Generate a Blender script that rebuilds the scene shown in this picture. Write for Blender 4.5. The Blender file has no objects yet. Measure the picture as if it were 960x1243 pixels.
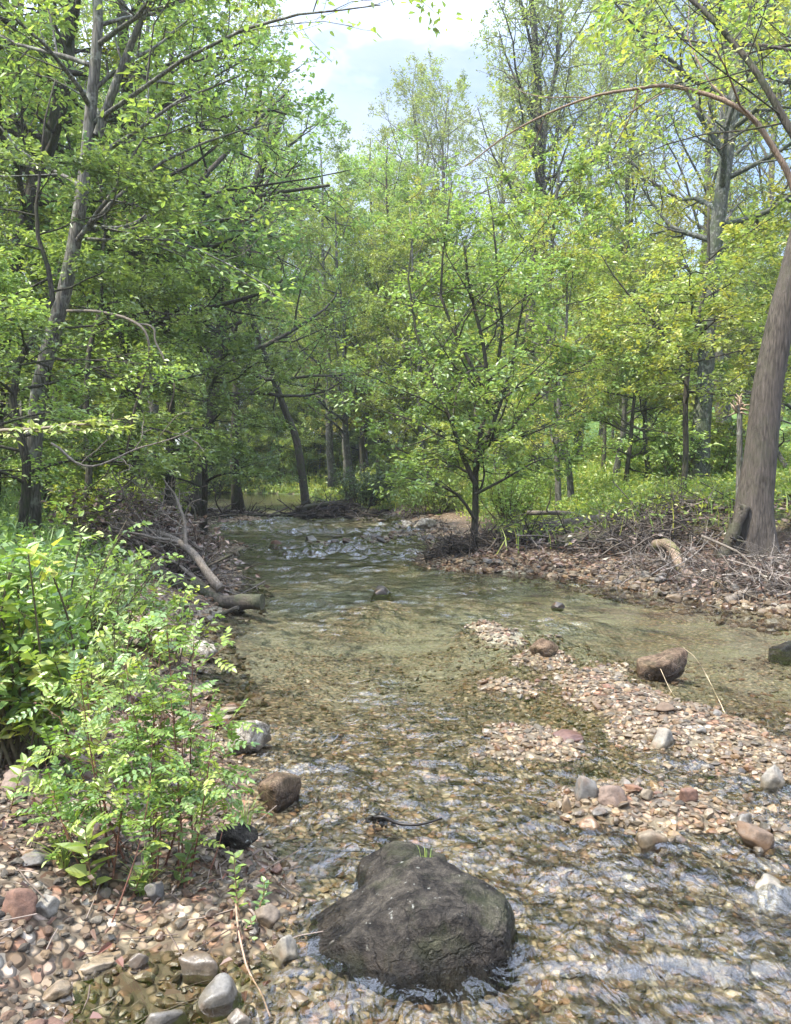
import bpy, math
import numpy as np

RNG = np.random.default_rng(11)
scene = bpy.context.scene
COL = scene.collection
R = math.radians

# ------------------------------------------------------------------ camera model
F_PX, CX, CY, HORIZON, EYE = 933.0, 480.0, 621.5, 572.0, 1.5
PITCH = math.atan((CY - HORIZON) / F_PX)
CAM = np.array([0.0, 0.0, EYE])


def ray(px, py):
    u, v = (px - CX) / F_PX, -(py - CY) / F_PX
    c, s = math.cos(PITCH), math.sin(PITCH)
    return np.array([u, c + s * v, -s + c * v])


def on_z(px, py, z=0.0):
    d = ray(px, py)
    return CAM + d * ((z - EYE) / d[2])


def at_y(px, py, y):
    d = ray(px, py)
    return CAM + d * (y / d[1])


def path_at(pts, depth):
    """pixel polyline -> world polyline; depth is one number or one for each point"""
    if np.isscalar(depth):
        depth = [depth] * len(pts)
    return np.array([at_y(p[0], p[1], y) for p, y in zip(pts, depth)])


# ------------------------------------------------------------------ noise
def _hash(ix, iy, iz):
    h = (ix.astype(np.uint32) * np.uint32(374761393) + iy.astype(np.uint32) * np.uint32(668265263)
         + iz.astype(np.uint32) * np.uint32(2246822519))
    h = (h ^ (h >> np.uint32(13))) * np.uint32(1274126177)
    h = h ^ (h >> np.uint32(16))
    return h.astype(np.float64) / 4294967295.0 * 2 - 1


def vnoise(P):
    i = np.floor(P).astype(np.int64)
    f = P - i
    f = f * f * (3 - 2 * f)
    out = 0
    for dx in (0, 1):
        for dy in (0, 1):
            for dz in (0, 1):
                w = ((f[:, 0] if dx else 1 - f[:, 0]) * (f[:, 1] if dy else 1 - f[:, 1]) * (f[:, 2] if dz else 1 - f[:, 2]))
                out = out + w * _hash(i[:, 0] + dx, i[:, 1] + dy, i[:, 2] + dz)
    return out


def fbm(P, octaves=4, gain=0.5, lac=2.03):
    a, s, out = 1.0, 1.0, 0
    for k in range(octaves):
        out = out + a * vnoise(P * s + 17.3 * k)
        a *= gain
        s *= lac
    return out


def ss(t, a, b):
    u = np.clip((t - a) / (b - a), 0, 1)
    return u * u * (3 - 2 * u)


def unit(v):
    return v / np.maximum(np.linalg.norm(v, axis=-1, keepdims=True), 1e-9)


# ------------------------------------------------------------------ mesh building
class MB:
    def __init__(self):
        self.V, self.F, self.C, self.n = [], [], [], 0

    def add(self, V, F, col=(0.5, 0.5, 0.5), mat=0, smooth=False):
        V = np.asarray(V, float).reshape(-1, 3)
        F = np.asarray(F, np.int64)
        col = np.asarray(col, float)
        if col.ndim == 1:
            col = np.tile(col, (len(V), 1))
        self.V.append(V)
        self.C.append(col)
        self.F.append((F + self.n, mat, smooth))
        self.n += len(V)

    def build(self, name, mats, parent=None, origin=None):
        V = np.concatenate(self.V)
        C = np.concatenate(self.C)
        if origin is not None:
            V = V - np.asarray(origin)
        me = bpy.data.meshes.new(name)
        loops = np.concatenate([f.reshape(-1) for f, _, _ in self.F])
        sizes = np.concatenate([np.full(len(f), f.shape[1]) for f, _, _ in self.F])
        mi = np.concatenate([np.full(len(f), m) for f, m, _ in self.F])
        sm = np.concatenate([np.full(len(f), s) for f, _, s in self.F])
        me.vertices.add(len(V))
        me.vertices.foreach_set('co', V.astype(np.float32).ravel())
        me.loops.add(len(loops))
        me.loops.foreach_set('vertex_index', loops.astype(np.int32))
        me.polygons.add(len(sizes))
        starts = np.concatenate([[0], np.cumsum(sizes)[:-1]])
        me.polygons.foreach_set('loop_start', starts.astype(np.int32))
        me.polygons.foreach_set('material_index', mi.astype(np.int32))
        me.polygons.foreach_set('use_smooth', sm.astype(bool))
        at = me.attributes.new('tint', 'FLOAT_COLOR', 'POINT')
        at.data.foreach_set('color', np.c_[C, np.ones(len(C))].astype(np.float32).ravel())
        for m in (mats if isinstance(mats, (list, tuple)) else [mats]):
            me.materials.append(m)
        me.update(calc_edges=True)
        me.validate()
        o = bpy.data.objects.new(name, me)
        COL.objects.link(o)
        if parent is not None:
            o.parent = parent
        elif origin is not None:
            o.location = origin
        return o


def tubes(mb, pts, rad, sides=5, col=(0.2, 0.2, 0.2), mat=0, cap=True, lobe=None):
    """pts (m,k,3), rad (m,k): m tubes at once"""
    pts = np.asarray(pts, float)
    rad = np.asarray(rad, float)
    if pts.ndim == 2:
        pts, rad = pts[None], rad[None]
    m, k, _ = pts.shape
    T = unit(np.gradient(pts, axis=1))
    mean = unit(T.mean(1))
    ref = np.zeros((m, 3))
    ref[np.arange(m), np.argmin(np.abs(mean), 1)] = 1
    A = unit(np.cross(T, ref[:, None, :]))
    B = np.cross(T, A)
    th = np.arange(sides) / sides * 2 * np.pi
    ring = (A[:, :, None, :] * np.cos(th)[None, None, :, None] + B[:, :, None, :] * np.sin(th)[None, None, :, None])
    rr = np.repeat(rad[:, :, None], sides, 2)
    if lobe is not None:
        rr = rr * (1 + lobe[None, :, None] * (np.cos(5 * th + 1) + .6 * np.cos(3 * th))[None, None, :])
    V = pts[:, :, None, :] + ring * rr[..., None]
    idx = np.arange(m * k * sides).reshape(m, k, sides)
    a = idx[:, :-1, :]
    b = np.roll(a, -1, 2)
    c = idx[:, 1:, :]
    d = np.roll(c, -1, 2)
    Fq = np.stack([a, b, d, c], -1).reshape(-1, 4)
    col = np.asarray(col, float)
    if col.ndim == 2:
        col = np.repeat(col, k * sides, 0)
    base = mb.n
    mb.add(V, Fq, col, mat, True)
    if cap and sides > 3:
        caps = np.concatenate([idx[:, 0, ::-1], idx[:, -1, :]])
        mb.F.append((caps + base, mat, False))


def smooth_path(pts, n, wob=0.0, rng=RNG):
    """Catmull-Rom resampling"""
    pts = np.asarray(pts, float)
    if len(pts) == 2:
        pts = np.array([pts[0], (pts[0] + pts[1]) / 2, pts[1]])
    P = np.vstack([2 * pts[0] - pts[1], pts, 2 * pts[-1] - pts[-2]])
    t = np.linspace(0, len(pts) - 1 - 1e-6, n)
    i = t.astype(int)
    f = (t - i)[:, None]
    a, b, c, d = P[i], P[i + 1], P[i + 2], P[i + 3]
    out = 0.5 * (2 * b + (c - a) * f + (2 * a - 5 * b + 4 * c - d) * f ** 2 + (3 * b - 3 * c + d - a) * f ** 3)
    if wob:
        q = np.c_[np.linspace(0, n * 0.35, n), np.zeros(n), np.zeros(n)] + rng.random(3) * 90
        out = out + wob * np.c_[vnoise(q), vnoise(q + 31.7), vnoise(q + 63.1)]
    return out


def leaves(mb, P, D, N, L, W, col, mat=0, fold=0.25, droop=0.15, simple=False):
    n = len(P)
    if n == 0:
        return
    D = unit(D)
    S = unit(np.cross(D, N))
    N = np.cross(S, D)
    L = np.broadcast_to(np.asarray(L, float), (n,))[:, None]
    W = np.broadcast_to(np.asarray(W, float), (n,))[:, None]
    up = N * W * 0.5 * fold
    if simple:
        V = np.stack([P, P + D * L * 0.5 + S * W * 0.5 + up, P + D * L - N * L * droop, P + D * L * 0.5 - S * W * 0.5 + up], 1)
        k, Fl = 4, np.array([[0, 1, 2, 3]])
    else:
        V = np.stack([P, P + D * L * 0.27 + S * W * 0.46 + up, P + D * L * 0.66 + S * W * 0.36 + up * 0.7 - N * L * droop * 0.4,
                      P + D * L - N * L * droop,
                      P + D * L * 0.66 - S * W * 0.36 + up * 0.7 - N * L * droop * 0.4, P + D * L * 0.27 - S * W * 0.46 + up], 1)
        k, Fl = 6, np.array([[0, 1, 2, 3], [0, 3, 4, 5]])
    F = (np.arange(n)[:, None, None] * k + Fl[None]).reshape(-1, 4)
    mb.add(V, F, np.repeat(col, k, 0), mat, False)


def along(pts, t):
    """pts (m,k,3), t (m,q) in 0..1 -> positions and tangents (m,q,3)"""
    m, k, _ = pts.shape
    u = np.clip(t, 0, 1) * (k - 1)
    i = np.minimum(u.astype(int), k - 2)
    f = (u - i)[..., None]
    r = np.arange(m)[:, None]
    a, b = pts[r, i], pts[r, i + 1]
    return a * (1 - f) + b * f, unit(b - a)


def grow(rng, par, par_rad, n, t0, t1, angle, spread, length, k=5, lift=0.0, wiggle=0.18, rr=0.5, flat=1.0, taper=0.25, shape=None):
    """children of the parent polylines, level by level"""
    m = len(par)
    t = t0 + (t1 - t0) * ((np.arange(n)[None] + rng.random((m, n))) / n)
    p, d = along(par, t)
    pl = np.linalg.norm(np.diff(par, axis=1), axis=2).sum(1)
    ref = unit(rng.normal(size=(m, 1, 3)) + 1e-3)
    a = unit(np.cross(d, np.broadcast_to(ref, d.shape)))
    b = np.cross(d, a)
    az = (np.arange(n)[None] * 2.4 + rng.random((m, 1)) * 6.28 + rng.normal(0, 0.5, (m, n)))
    th = np.radians(angle + rng.normal(0, spread, (m, n)))
    side = a * np.cos(az)[..., None] + b * np.sin(az)[..., None]
    dirn = d * np.cos(th)[..., None] + side * np.sin(th)[..., None]
    dirn[..., 2] *= flat
    dirn = unit(dirn)
    if callable(length):
        ln = length(t)
    else:
        ln = pl[:, None] * length * (1.15 - 0.65 * (t - t0) / max(t1 - t0, 1e-6))
    ln = ln * rng.uniform(0.7, 1.25, (m, n))
    q = m * n
    p, dirn, ln = p.reshape(q, 3), dirn.reshape(q, 3), ln.reshape(q)
    pts = np.empty((q, k, 3))
    pts[:, 0] = p
    cur = dirn
    for j in range(1, k):
        cur = cur + rng.normal(0, wiggle, (q, 3)) + np.array([0, 0, lift])
        cur[:, 2] *= (0.5 + 0.5 * flat) if flat < 1 else 1
        cur = unit(cur)
        pts[:, j] = pts[:, j - 1] + cur * (ln / (k - 1))[:, None]
    u = np.clip(t, 0, 1) * (par_rad.shape[1] - 1)
    pr = par_rad[np.arange(m)[:, None], np.minimum(np.round(u).astype(int), par_rad.shape[1] - 1)].reshape(q)
    r0 = np.minimum(pr * rr, pr * 0.8) * rng.uniform(0.8, 1.15, q)
    rad = r0[:, None] * np.linspace(1, taper, k)[None]
    return pts, rad


def leaf_sprays(mb, rng, tw, n, L, W, cols, t0=0.15, mat=0, flatn=1.0, jitter=0.5, simple=True, off=0.03, droop=0.2, tints=None):
    m = len(tw)
    t = rng.uniform(t0, 1.05, (m, n))
    p, d = along(tw, np.clip(t, 0, 1))
    sgn = np.where(rng.random((m, n)) < 0.5, -1.0, 1.0)[..., None]
    upv = np.array([0, 0, 1.0])
    side = unit(np.cross(d, upv) + 1e-4) * sgn
    D = unit(d * 0.55 + side * 0.8 + rng.normal(0, 0.35, (m, n, 3)))
    N = unit(upv * flatn + rng.normal(0, jitter, (m, n, 3)))
    p = p + rng.normal(0, off, (m, n, 3))
    cols = np.asarray(cols)
    ci = rng.integers(0, len(cols), (m,))
    c = cols[ci][:, None, :] * rng.uniform(0.75, 1.3, (m, n, 1)) * rng.uniform(0.85, 1.15, (m, 1, 1))
    s = rng.uniform(0.65, 1.25, (m, n))
    leaves(mb, p.reshape(-1, 3), D.reshape(-1, 3), N.reshape(-1, 3), (L * s).ravel(), (W * s).ravel(), c.reshape(-1, 3), mat, simple=simple, droop=droop)


# ------------------------------------------------------------------ object bookkeeping
def tag(o, label=None, cat=None, group=None, kind=None):
    if label:
        o['label'] = label
    if cat:
        o['category'] = cat
    if group:
        o['group'] = group
    if kind:
        o['kind'] = kind
    return o


def empty(name, loc, label=None, cat=None, group=None):
    o = bpy.data.objects.new(name, None)
    COL.objects.link(o)
    o.location = loc
    o.empty_display_size = 0.2
    return tag(o, label, cat, group)


def copy_tree(src, loc, rz=0.0, scale=1.0, label=None, group=None, tilt=(0, 0)):
    c = src.copy()
    COL.objects.link(c)
    c.location = loc
    c.rotation_euler = (tilt[0], tilt[1], rz)
    c.scale = scale if hasattr(scale, '__len__') else (scale,) * 3
    if label:
        c['label'] = label
    if group:
        c['group'] = group
    for ch in src.children:
        d = ch.copy()
        COL.objects.link(d)
        d.parent = c
    return c


# ------------------------------------------------------------------ materials
def new_mat(name):
    m = bpy.data.materials.new(name)
    m.use_nodes = True
    nt = m.node_tree
    nt.nodes.clear()
    return m, nt, nt.nodes.new('ShaderNodeOutputMaterial')


def nd(nt, typ, **kw):
    n = nt.nodes.new(typ)
    for k, v in kw.items():
        if k.startswith('i_'):
            n.inputs[k[2:].replace('_', ' ')].default_value = v
        else:
            setattr(n, k, v)
    return n


def ramp(nt, stops, fac=None):
    r = nt.nodes.new('ShaderNodeValToRGB')
    el = r.color_ramp.elements
    while len(el) < len(stops):
        el.new(0.5)
    for e, (p, c) in zip(el, stops):
        e.position = p
        e.color = (c[0], c[1], c[2], 1) if hasattr(c, '__len__') else (c, c, c, 1)
    if fac is not None:
        nt.links.new(fac, r.inputs[0])
    return r.outputs[0]


def mix(nt, a, b, fac, mode='MIX'):
    m = nt.nodes.new('ShaderNodeMix')
    m.data_type = 'RGBA'
    m.blend_type = mode
    for sock, v in ((m.inputs[0], fac), (m.inputs[6], a), (m.inputs[7], b)):
        if hasattr(v, 'is_linked') or isinstance(v, bpy.types.NodeSocket):
            nt.links.new(v, sock)
        else:
            if hasattr(v, '__len__'):
                v = (*v, 1)[:4]
            elif sock.type == 'RGBA':
                v = (v, v, v, 1)
            sock.default_value = v
    return m.outputs[2]


def math_n(nt, op, a, b=0.0, clamp=False):
    m = nt.nodes.new('ShaderNodeMath')
    m.operation = op
    m.use_clamp = clamp
    for s, v in zip(m.inputs, (a, b)):
        if isinstance(v, bpy.types.NodeSocket):
            nt.links.new(v, s)
        else:
            s.default_value = v
    return m.outputs[0]


def noise(nt, vec, scale, detail=4, rough=0.55, dist=0.0):
    n = nd(nt, 'ShaderNodeTexNoise', i_Scale=scale, i_Detail=detail, i_Roughness=rough, i_Distortion=dist)
    nt.links.new(vec, n.inputs['Vector'])
    return n


def wet_z(nt, top=0.025, soft=0.03):
    """1 where the surface is soaked: up to a little above the water table, with a ragged edge"""
    g = nd(nt, 'ShaderNodeNewGeometry')
    sep = nd(nt, 'ShaderNodeSeparateXYZ')
    nt.links.new(g.outputs['Position'], sep.inputs[0])
    nz = noise(nt, g.outputs['Position'], 22, 2)
    h = math_n(nt, 'ADD', sep.outputs['Z'], math_n(nt, 'MULTIPLY', math_n(nt, 'SUBTRACT', nz.outputs[0], 0.5), 0.05))
    mr = nd(nt, 'ShaderNodeMapRange')
    mr.inputs['From Min'].default_value = top + soft
    mr.inputs['From Max'].default_value = top
    nt.links.new(h, mr.inputs['Value'])
    return mr.outputs[0]


def leaf_material(name, trans=0.5, shift=(1.2, 1.2, 0.7), vary=0.25):
    m, nt, out = new_mat(name)
    at = nd(nt, 'ShaderNodeAttribute', attribute_name='tint')
    oi = nd(nt, 'ShaderNodeObjectInfo')
    hsv = nd(nt, 'ShaderNodeHueSaturation')
    nt.links.new(at.outputs['Color'], hsv.inputs['Color'])
    hsv.inputs['Saturation'].default_value = 0.95
    nt.links.new(math_n(nt, 'MULTIPLY_ADD', oi.outputs['Random'], 0.03), hsv.inputs['Hue'])
    hsv.inputs['Hue'].links[0].from_node.inputs[2].default_value = 0.472
    vv = math_n(nt, 'MULTIPLY_ADD', oi.outputs['Random'], vary)
    vv.node.inputs[2].default_value = 1 - vary / 2
    nt.links.new(vv, hsv.inputs['Value'])
    base = hsv.outputs[0]
    dif = nd(nt, 'ShaderNodeBsdfDiffuse')
    nt.links.new(base, dif.inputs['Color'])
    tr = nd(nt, 'ShaderNodeBsdfTranslucent')
    nt.links.new(mix(nt, base, shift, 1.0, 'MULTIPLY'), tr.inputs['Color'])
    gl = nd(nt, 'ShaderNodeBsdfGlossy', i_Roughness=0.42)
    gl.inputs['Color'].default_value = (0.8, 0.85, 0.8, 1)
    s1 = nd(nt, 'ShaderNodeMixShader', i_Fac=trans)
    nt.links.new(dif.outputs[0], s1.inputs[1])
    nt.links.new(tr.outputs[0], s1.inputs[2])
    s2 = nd(nt, 'ShaderNodeMixShader', i_Fac=0.05)
    nt.links.new(s1.outputs[0], s2.inputs[1])
    nt.links.new(gl.outputs[0], s2.inputs[2])
    nt.links.new(s2.outputs[0], out.inputs[0])
    return m


def bark_material(name, dark, light, scale=1.0, moss=0.0, mosscol=(0.035, 0.06, 0.012), bump=0.6, stretch=0.16, lichen=0.0, vor_w=0.72):
    m, nt, out = new_mat(name)
    tc = nd(nt, 'ShaderNodeTexCoord')
    mp = nd(nt, 'ShaderNodeMapping')
    mp.inputs['Scale'].default_value = (1, 1, stretch)
    nt.links.new(tc.outputs['Object'], mp.inputs['Vector'])
    n1 = noise(nt, mp.outputs[0], 34 * scale, 5, 0.65, 0.6)
    n2 = noise(nt, tc.outputs['Object'], 2.2 * scale, 4)
    vor = nd(nt, 'ShaderNodeTexVoronoi', feature='DISTANCE_TO_EDGE', i_Scale=26 * scale)
    nt.links.new(mp.outputs[0], vor.inputs['Vector'])
    crack = ramp(nt, [(0.0, 0.0), (0.22, 1.0)], vor.outputs['Distance'])
    hgt = mix(nt, crack, n1.outputs[0], vor_w)
    base = mix(nt, dark, light, ramp(nt, [(0.3, 0.0), (0.72, 1.0)], hgt))
    base = mix(nt, base, tuple(c * 0.62 for c in light), ramp(nt, [(0.45, 0.0), (0.7, 0.7)], n2.outputs[0]))
    if lichen:
        n4 = noise(nt, tc.outputs['Object'], 9 * scale, 3)
        base = mix(nt, base, (0.30, 0.32, 0.27), math_n(nt, 'MULTIPLY', ramp(nt, [(0.55, 0.0), (0.63, 1.0)], n4.outputs[0]), lichen))
    if moss:
        n3 = noise(nt, tc.outputs['Object'], 3.1, 5, 0.7)
        base = mix(nt, base, mosscol, math_n(nt, 'MULTIPLY', ramp(nt, [(0.48, 0.0), (0.6, 1.0)], n3.outputs[0]), moss))
    b = nd(nt, 'ShaderNodeBsdfPrincipled', i_Roughness=0.85)
    b.inputs['Specular IOR Level'].default_value = 0.25
    nt.links.new(base, b.inputs['Base Color'])
    bp = nd(nt, 'ShaderNodeBump', i_Strength=bump, i_Distance=0.02)
    nt.links.new(hgt, bp.inputs['Height'])
    nt.links.new(bp.outputs[0], b.inputs['Normal'])
    nt.links.new(b.outputs[0], out.inputs[0])
    return m


def stone_material(name, source, speck=1.0, bump=0.35):
    """source: 'tint' (a colour per stone in the mesh) or 'object' (the object's own colour)"""
    m, nt, out = new_mat(name)
    tc = nd(nt, 'ShaderNodeTexCoord')
    g = nd(nt, 'ShaderNodeNewGeometry')
    vec = g.outputs['Position']
    if source == 'tint':
        base = nd(nt, 'ShaderNodeAttribute', attribute_name='tint').outputs['Color']
    else:
        base = nd(nt, 'ShaderNodeObjectInfo').outputs['Color']
    n1 = noise(nt, vec, 38, 5, 0.65)
    n2 = noise(nt, vec, 160, 3, 0.7)
    n3 = noise(nt, vec, 11, 3)
    c = mix(nt, base, ramp(nt, [(0.25, 0.45), (0.5, 1.0), (0.75, 1.35)], n1.outputs[0]), 1.0, 'MULTIPLY')
    c = mix(nt, c, ramp(nt, [(0.3, 0.75), (0.7, 1.2)], n2.outputs[0]), 0.8 * speck, 'MULTIPLY')
    c = mix(nt, c, mix(nt, base, (0.16, 0.085, 0.04), 0.6), ramp(nt, [(0.52, 0.0), (0.68, 0.75)], n3.outputs[0]))
    wet = wet_z(nt)
    c = mix(nt, c, mix(nt, c, (0.93, 0.87, 0.76), 1.0, 'MULTIPLY'), wet)
    b = nd(nt, 'ShaderNodeBsdfPrincipled')
    nt.links.new(c, b.inputs['Base Color'])
    ro = nd(nt, 'ShaderNodeMapRange')
    ro.inputs['To Min'].default_value = 0.8
    ro.inputs['To Max'].default_value = 0.32
    nt.links.new(wet, ro.inputs['Value'])
    nt.links.new(ro.outputs[0], b.inputs['Roughness'])
    bp = nd(nt, 'ShaderNodeBump', i_Strength=bump, i_Distance=0.012)
    nt.links.new(mix(nt, n1.outputs[0], n2.outputs[0], 0.35), bp.inputs['Height'])
    nt.links.new(bp.outputs[0], b.inputs['Normal'])
    nt.links.new(b.outputs[0], out.inputs[0])
    return m


def boulder_material(name, dark, mid, moss_amt, lichen_amt):
    m, nt, out = new_mat(name)
    g = nd(nt, 'ShaderNodeNewGeometry')
    vec = g.outputs['Position']
    n1 = noise(nt, vec, 14, 7, 0.68, 0.4)
    n2 = noise(nt, vec, 75, 4, 0.7)
    n3 = noise(nt, vec, 6, 4, 0.6)
    n4 = noise(nt, vec, 30, 3, 0.6)
    vc = nd(nt, 'ShaderNodeTexVoronoi', feature='DISTANCE_TO_EDGE', i_Scale=7.5)
    wv = nd(nt, 'ShaderNodeVectorMath', operation='MULTIPLY_ADD')
    nt.links.new(n3.outputs['Color'], wv.inputs[0])
    wv.inputs[1].default_value = (.22, .22, .22)
    nt.links.new(vec, wv.inputs[2])
    nt.links.new(wv.outputs[0], vc.inputs['Vector'])
    crack = ramp(nt, [(0.0, 0.0), (0.05, 1.0)], vc.outputs['Distance'])
    n5 = noise(nt, vec, 210, 2, 0.7)
    c = mix(nt, dark, mid, ramp(nt, [(0.40, 0.0), (0.64, 1.0)], n1.outputs[0]))
    c = mix(nt, c, ramp(nt, [(0.35, 0.55), (0.65, 1.5)], n5.outputs[0]), 0.8, 'MULTIPLY')
    c = mix(nt, c, mix(nt, 0.45, 1.0, crack), 0.8, 'MULTIPLY')
    c = mix(nt, c, ramp(nt, [(0.3, 0.6), (0.7, 1.4)], n2.outputs[0]), 0.9, 'MULTIPLY')
    c = mix(nt, c, (0.05, 0.062, 0.02), math_n(nt, 'MULTIPLY', ramp(nt, [(0.5, 0.0), (0.64, 1.0)], n3.outputs[0]), moss_amt))
    c = mix(nt, c, (0.27, 0.27, 0.24), math_n(nt, 'MULTIPLY', ramp(nt, [(0.66, 0.0), (0.72, 1.0)], n4.outputs[0]), lichen_amt))
    wet = wet_z(nt, 0.03, 0.035)
    c = mix(nt, c, mix(nt, c, (0.5, 0.46, 0.42), 1.0, 'MULTIPLY'), wet)
    b = nd(nt, 'ShaderNodeBsdfPrincipled')
    b.inputs['Specular IOR Level'].default_value = 0.22
    nt.links.new(c, b.inputs['Base Color'])
    ro = nd(nt, 'ShaderNodeMapRange')
    ro.inputs['To Min'].default_value = 0.9
    ro.inputs['To Max'].default_value = 0.3
    nt.links.new(wet, ro.inputs['Value'])
    nt.links.new(ro.outputs[0], b.inputs['Roughness'])
    bp = nd(nt, 'ShaderNodeBump', i_Strength=1.0, i_Distance=0.035)
    nt.links.new(mix(nt, mix(nt, n1.outputs[0], n2.outputs[0], 0.4), crack, 0.12), bp.inputs['Height'])
    nt.links.new(bp.outputs[0], b.inputs['Normal'])
    nt.links.new(b.outputs[0], out.inputs[0])
    return m


def plain_material(name, col, rough=0.8, source=None):
    m, nt, out = new_mat(name)
    b = nd(nt, 'ShaderNodeBsdfPrincipled', i_Roughness=rough)
    b.inputs['Specular IOR Level'].default_value = 0.25
    g = nd(nt, 'ShaderNodeNewGeometry')
    n1 = noise(nt, g.outputs['Position'], 30, 4, 0.7)
    base = nd(nt, 'ShaderNodeAttribute', attribute_name='tint').outputs['Color'] if source == 'tint' else col
    c = mix(nt, base, ramp(nt, [(0.3, 0.6), (0.7, 1.3)], n1.outputs[0]), 1.0, 'MULTIPLY')
    nt.links.new(c, b.inputs['Base Color'])
    nt.links.new(b.outputs[0], out.inputs[0])
    return m


M_LEAF = leaf_material('leaf_green', 0.5)
M_HERB = leaf_material('herb_green', 0.45, (1.1, 1.2, 0.6), 0.1)
M_BARK_BROWN = bark_material('bark_brown', (0.022, 0.018, 0.014), (0.115, 0.098, 0.082), 1.0, 0.2, (.05, .06, .025), bump=1.2, stretch=.13, vor_w=.9)
M_BARK_GREY = bark_material('bark_grey', (0.035, 0.032, 0.027), (0.17, 0.16, 0.14), 1.1, 0.35, lichen=0.45)
M_BARK_LICHEN = bark_material('bark_lichen', (0.035, 0.038, 0.03), (0.12, 0.125, 0.105), 1.4, 0.5, lichen=0.45, bump=0.9)
M_BARK_DARK = bark_material('bark_dark', (0.018, 0.016, 0.012), (0.085, 0.075, 0.06), 1.2, 0.4)
M_DEADWOOD = bark_material('dead_wood', (0.06, 0.047, 0.036), (0.22, 0.19, 0.155), 1.5, 0.0, stretch=0.5, bump=0.5, vor_w=.92)
M_TWIG = plain_material('twig', (0.1, 0.08, 0.06), 0.85, 'tint')
M_LITTER = leaf_material('dead_leaf', 0.2, (1.1, 1.0, 0.8), 0.1)
M_GRAVEL = stone_material('gravel_stone', 'tint')
M_STONE = stone_material('cobble_stone', 'object')
M_BOULDER = boulder_material('boulder_rock', (0.009, 0.0075, 0.006), (0.056, 0.048, 0.038), 0.25, 0.7)
M_PALE_ROCK = boulder_material('pale_rock', (0.15, 0.125, 0.09), (0.42, 0.38, 0.31), 0.1, 0.5)
M_BROWN_ROCK = boulder_material('brown_rock', (0.05, 0.032, 0.02), (0.165, 0.115, 0.075), 0.2, 0.15)

# ------------------------------------------------------------------ lie of the land
YL = [-6, 1.0, 2.0, 2.4, 2.7, 3.2, 3.6, 4.3, 5.0, 6.1, 7.3, 8.5, 10, 11.7, 14, 17.5, 22, 28, 35, 45, 52, 58, 62]
XL = [-.3, -.30, -.30, -.34, -.36, -.62, -.72, -1.0, -1.25, -1.6, -1.95, -1.85, -2.0, -2.45, -3.2, -4.3, -5.3, -7.2, -9.8, -14.5, -18, -21, -22]
YR = [-6, 2.0, 6.5, 7.6, 8.4, 9.6, 10.6, 11.3, 11.8, 12.6, 13.6, 15, 18, 21.5, 25, 28, 32, 40, 50, 58, 62]
XR = [7, 6.5, 5.2, 4.3, 3.75, 3.1, 2.65, 1.6, .55, .40, .65, 1.1, .95, .7, .2, -.9, -2.4, -4.1, -5.8, -20.5, -22.2]
YD = [1, 2, 4, 5, 6, 8, 11, 13, 17, 22, 26, 30, 60]
DD = [.07, .07, .075, .10, .15, .20, .18, .12, .09, .09, .14, .4, .4]
BAR = [(.88, 7.35, .24, .05), (1.0, 6.9, .32, .075), (1.45, 6.95, .26, .05), (1.15, 6.2, .34, .07), (1.3, 5.6, .40, .08), (1.75, 5.9, .28, .05), (1.45, 5.0, .42, .075), (1.75, 4.5, .42, .08), (1.95, 4.0, .42, .08),
       (2.2, 3.6, .42, .08), (1.75, 3.45, .36, .075), (1.35, 3.35, .30, .07), (1.0, 3.42, .22, .065), (2.2, 3.15, .32, .06), (1.55, 3.1, .25, .06), (0.8, 5.3, .30, .02),
       (0.75, 4.2, .3, .02), (2.6, 4.3, .5, .05), (2.9, 3.4, .5, .06)]
RIFFLE = [(-.16, 9.05, .3, -.12), (1.72, 8.3, .3, -.12), (3.12, 6.35, .35, -.10), (2.05, 5.65, .4, -.10), (-.6, 16.6, .8, -.02), (-3.3, 15.0, .35, .06), (-1.4, 15.9, .5, -.04), (.5, 20.8, .55, .10), (-.6, 24.2, .6, .03), (-4.6, 23.5, .5, .2), (.3, 18.2, .5, -.02)]


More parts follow.
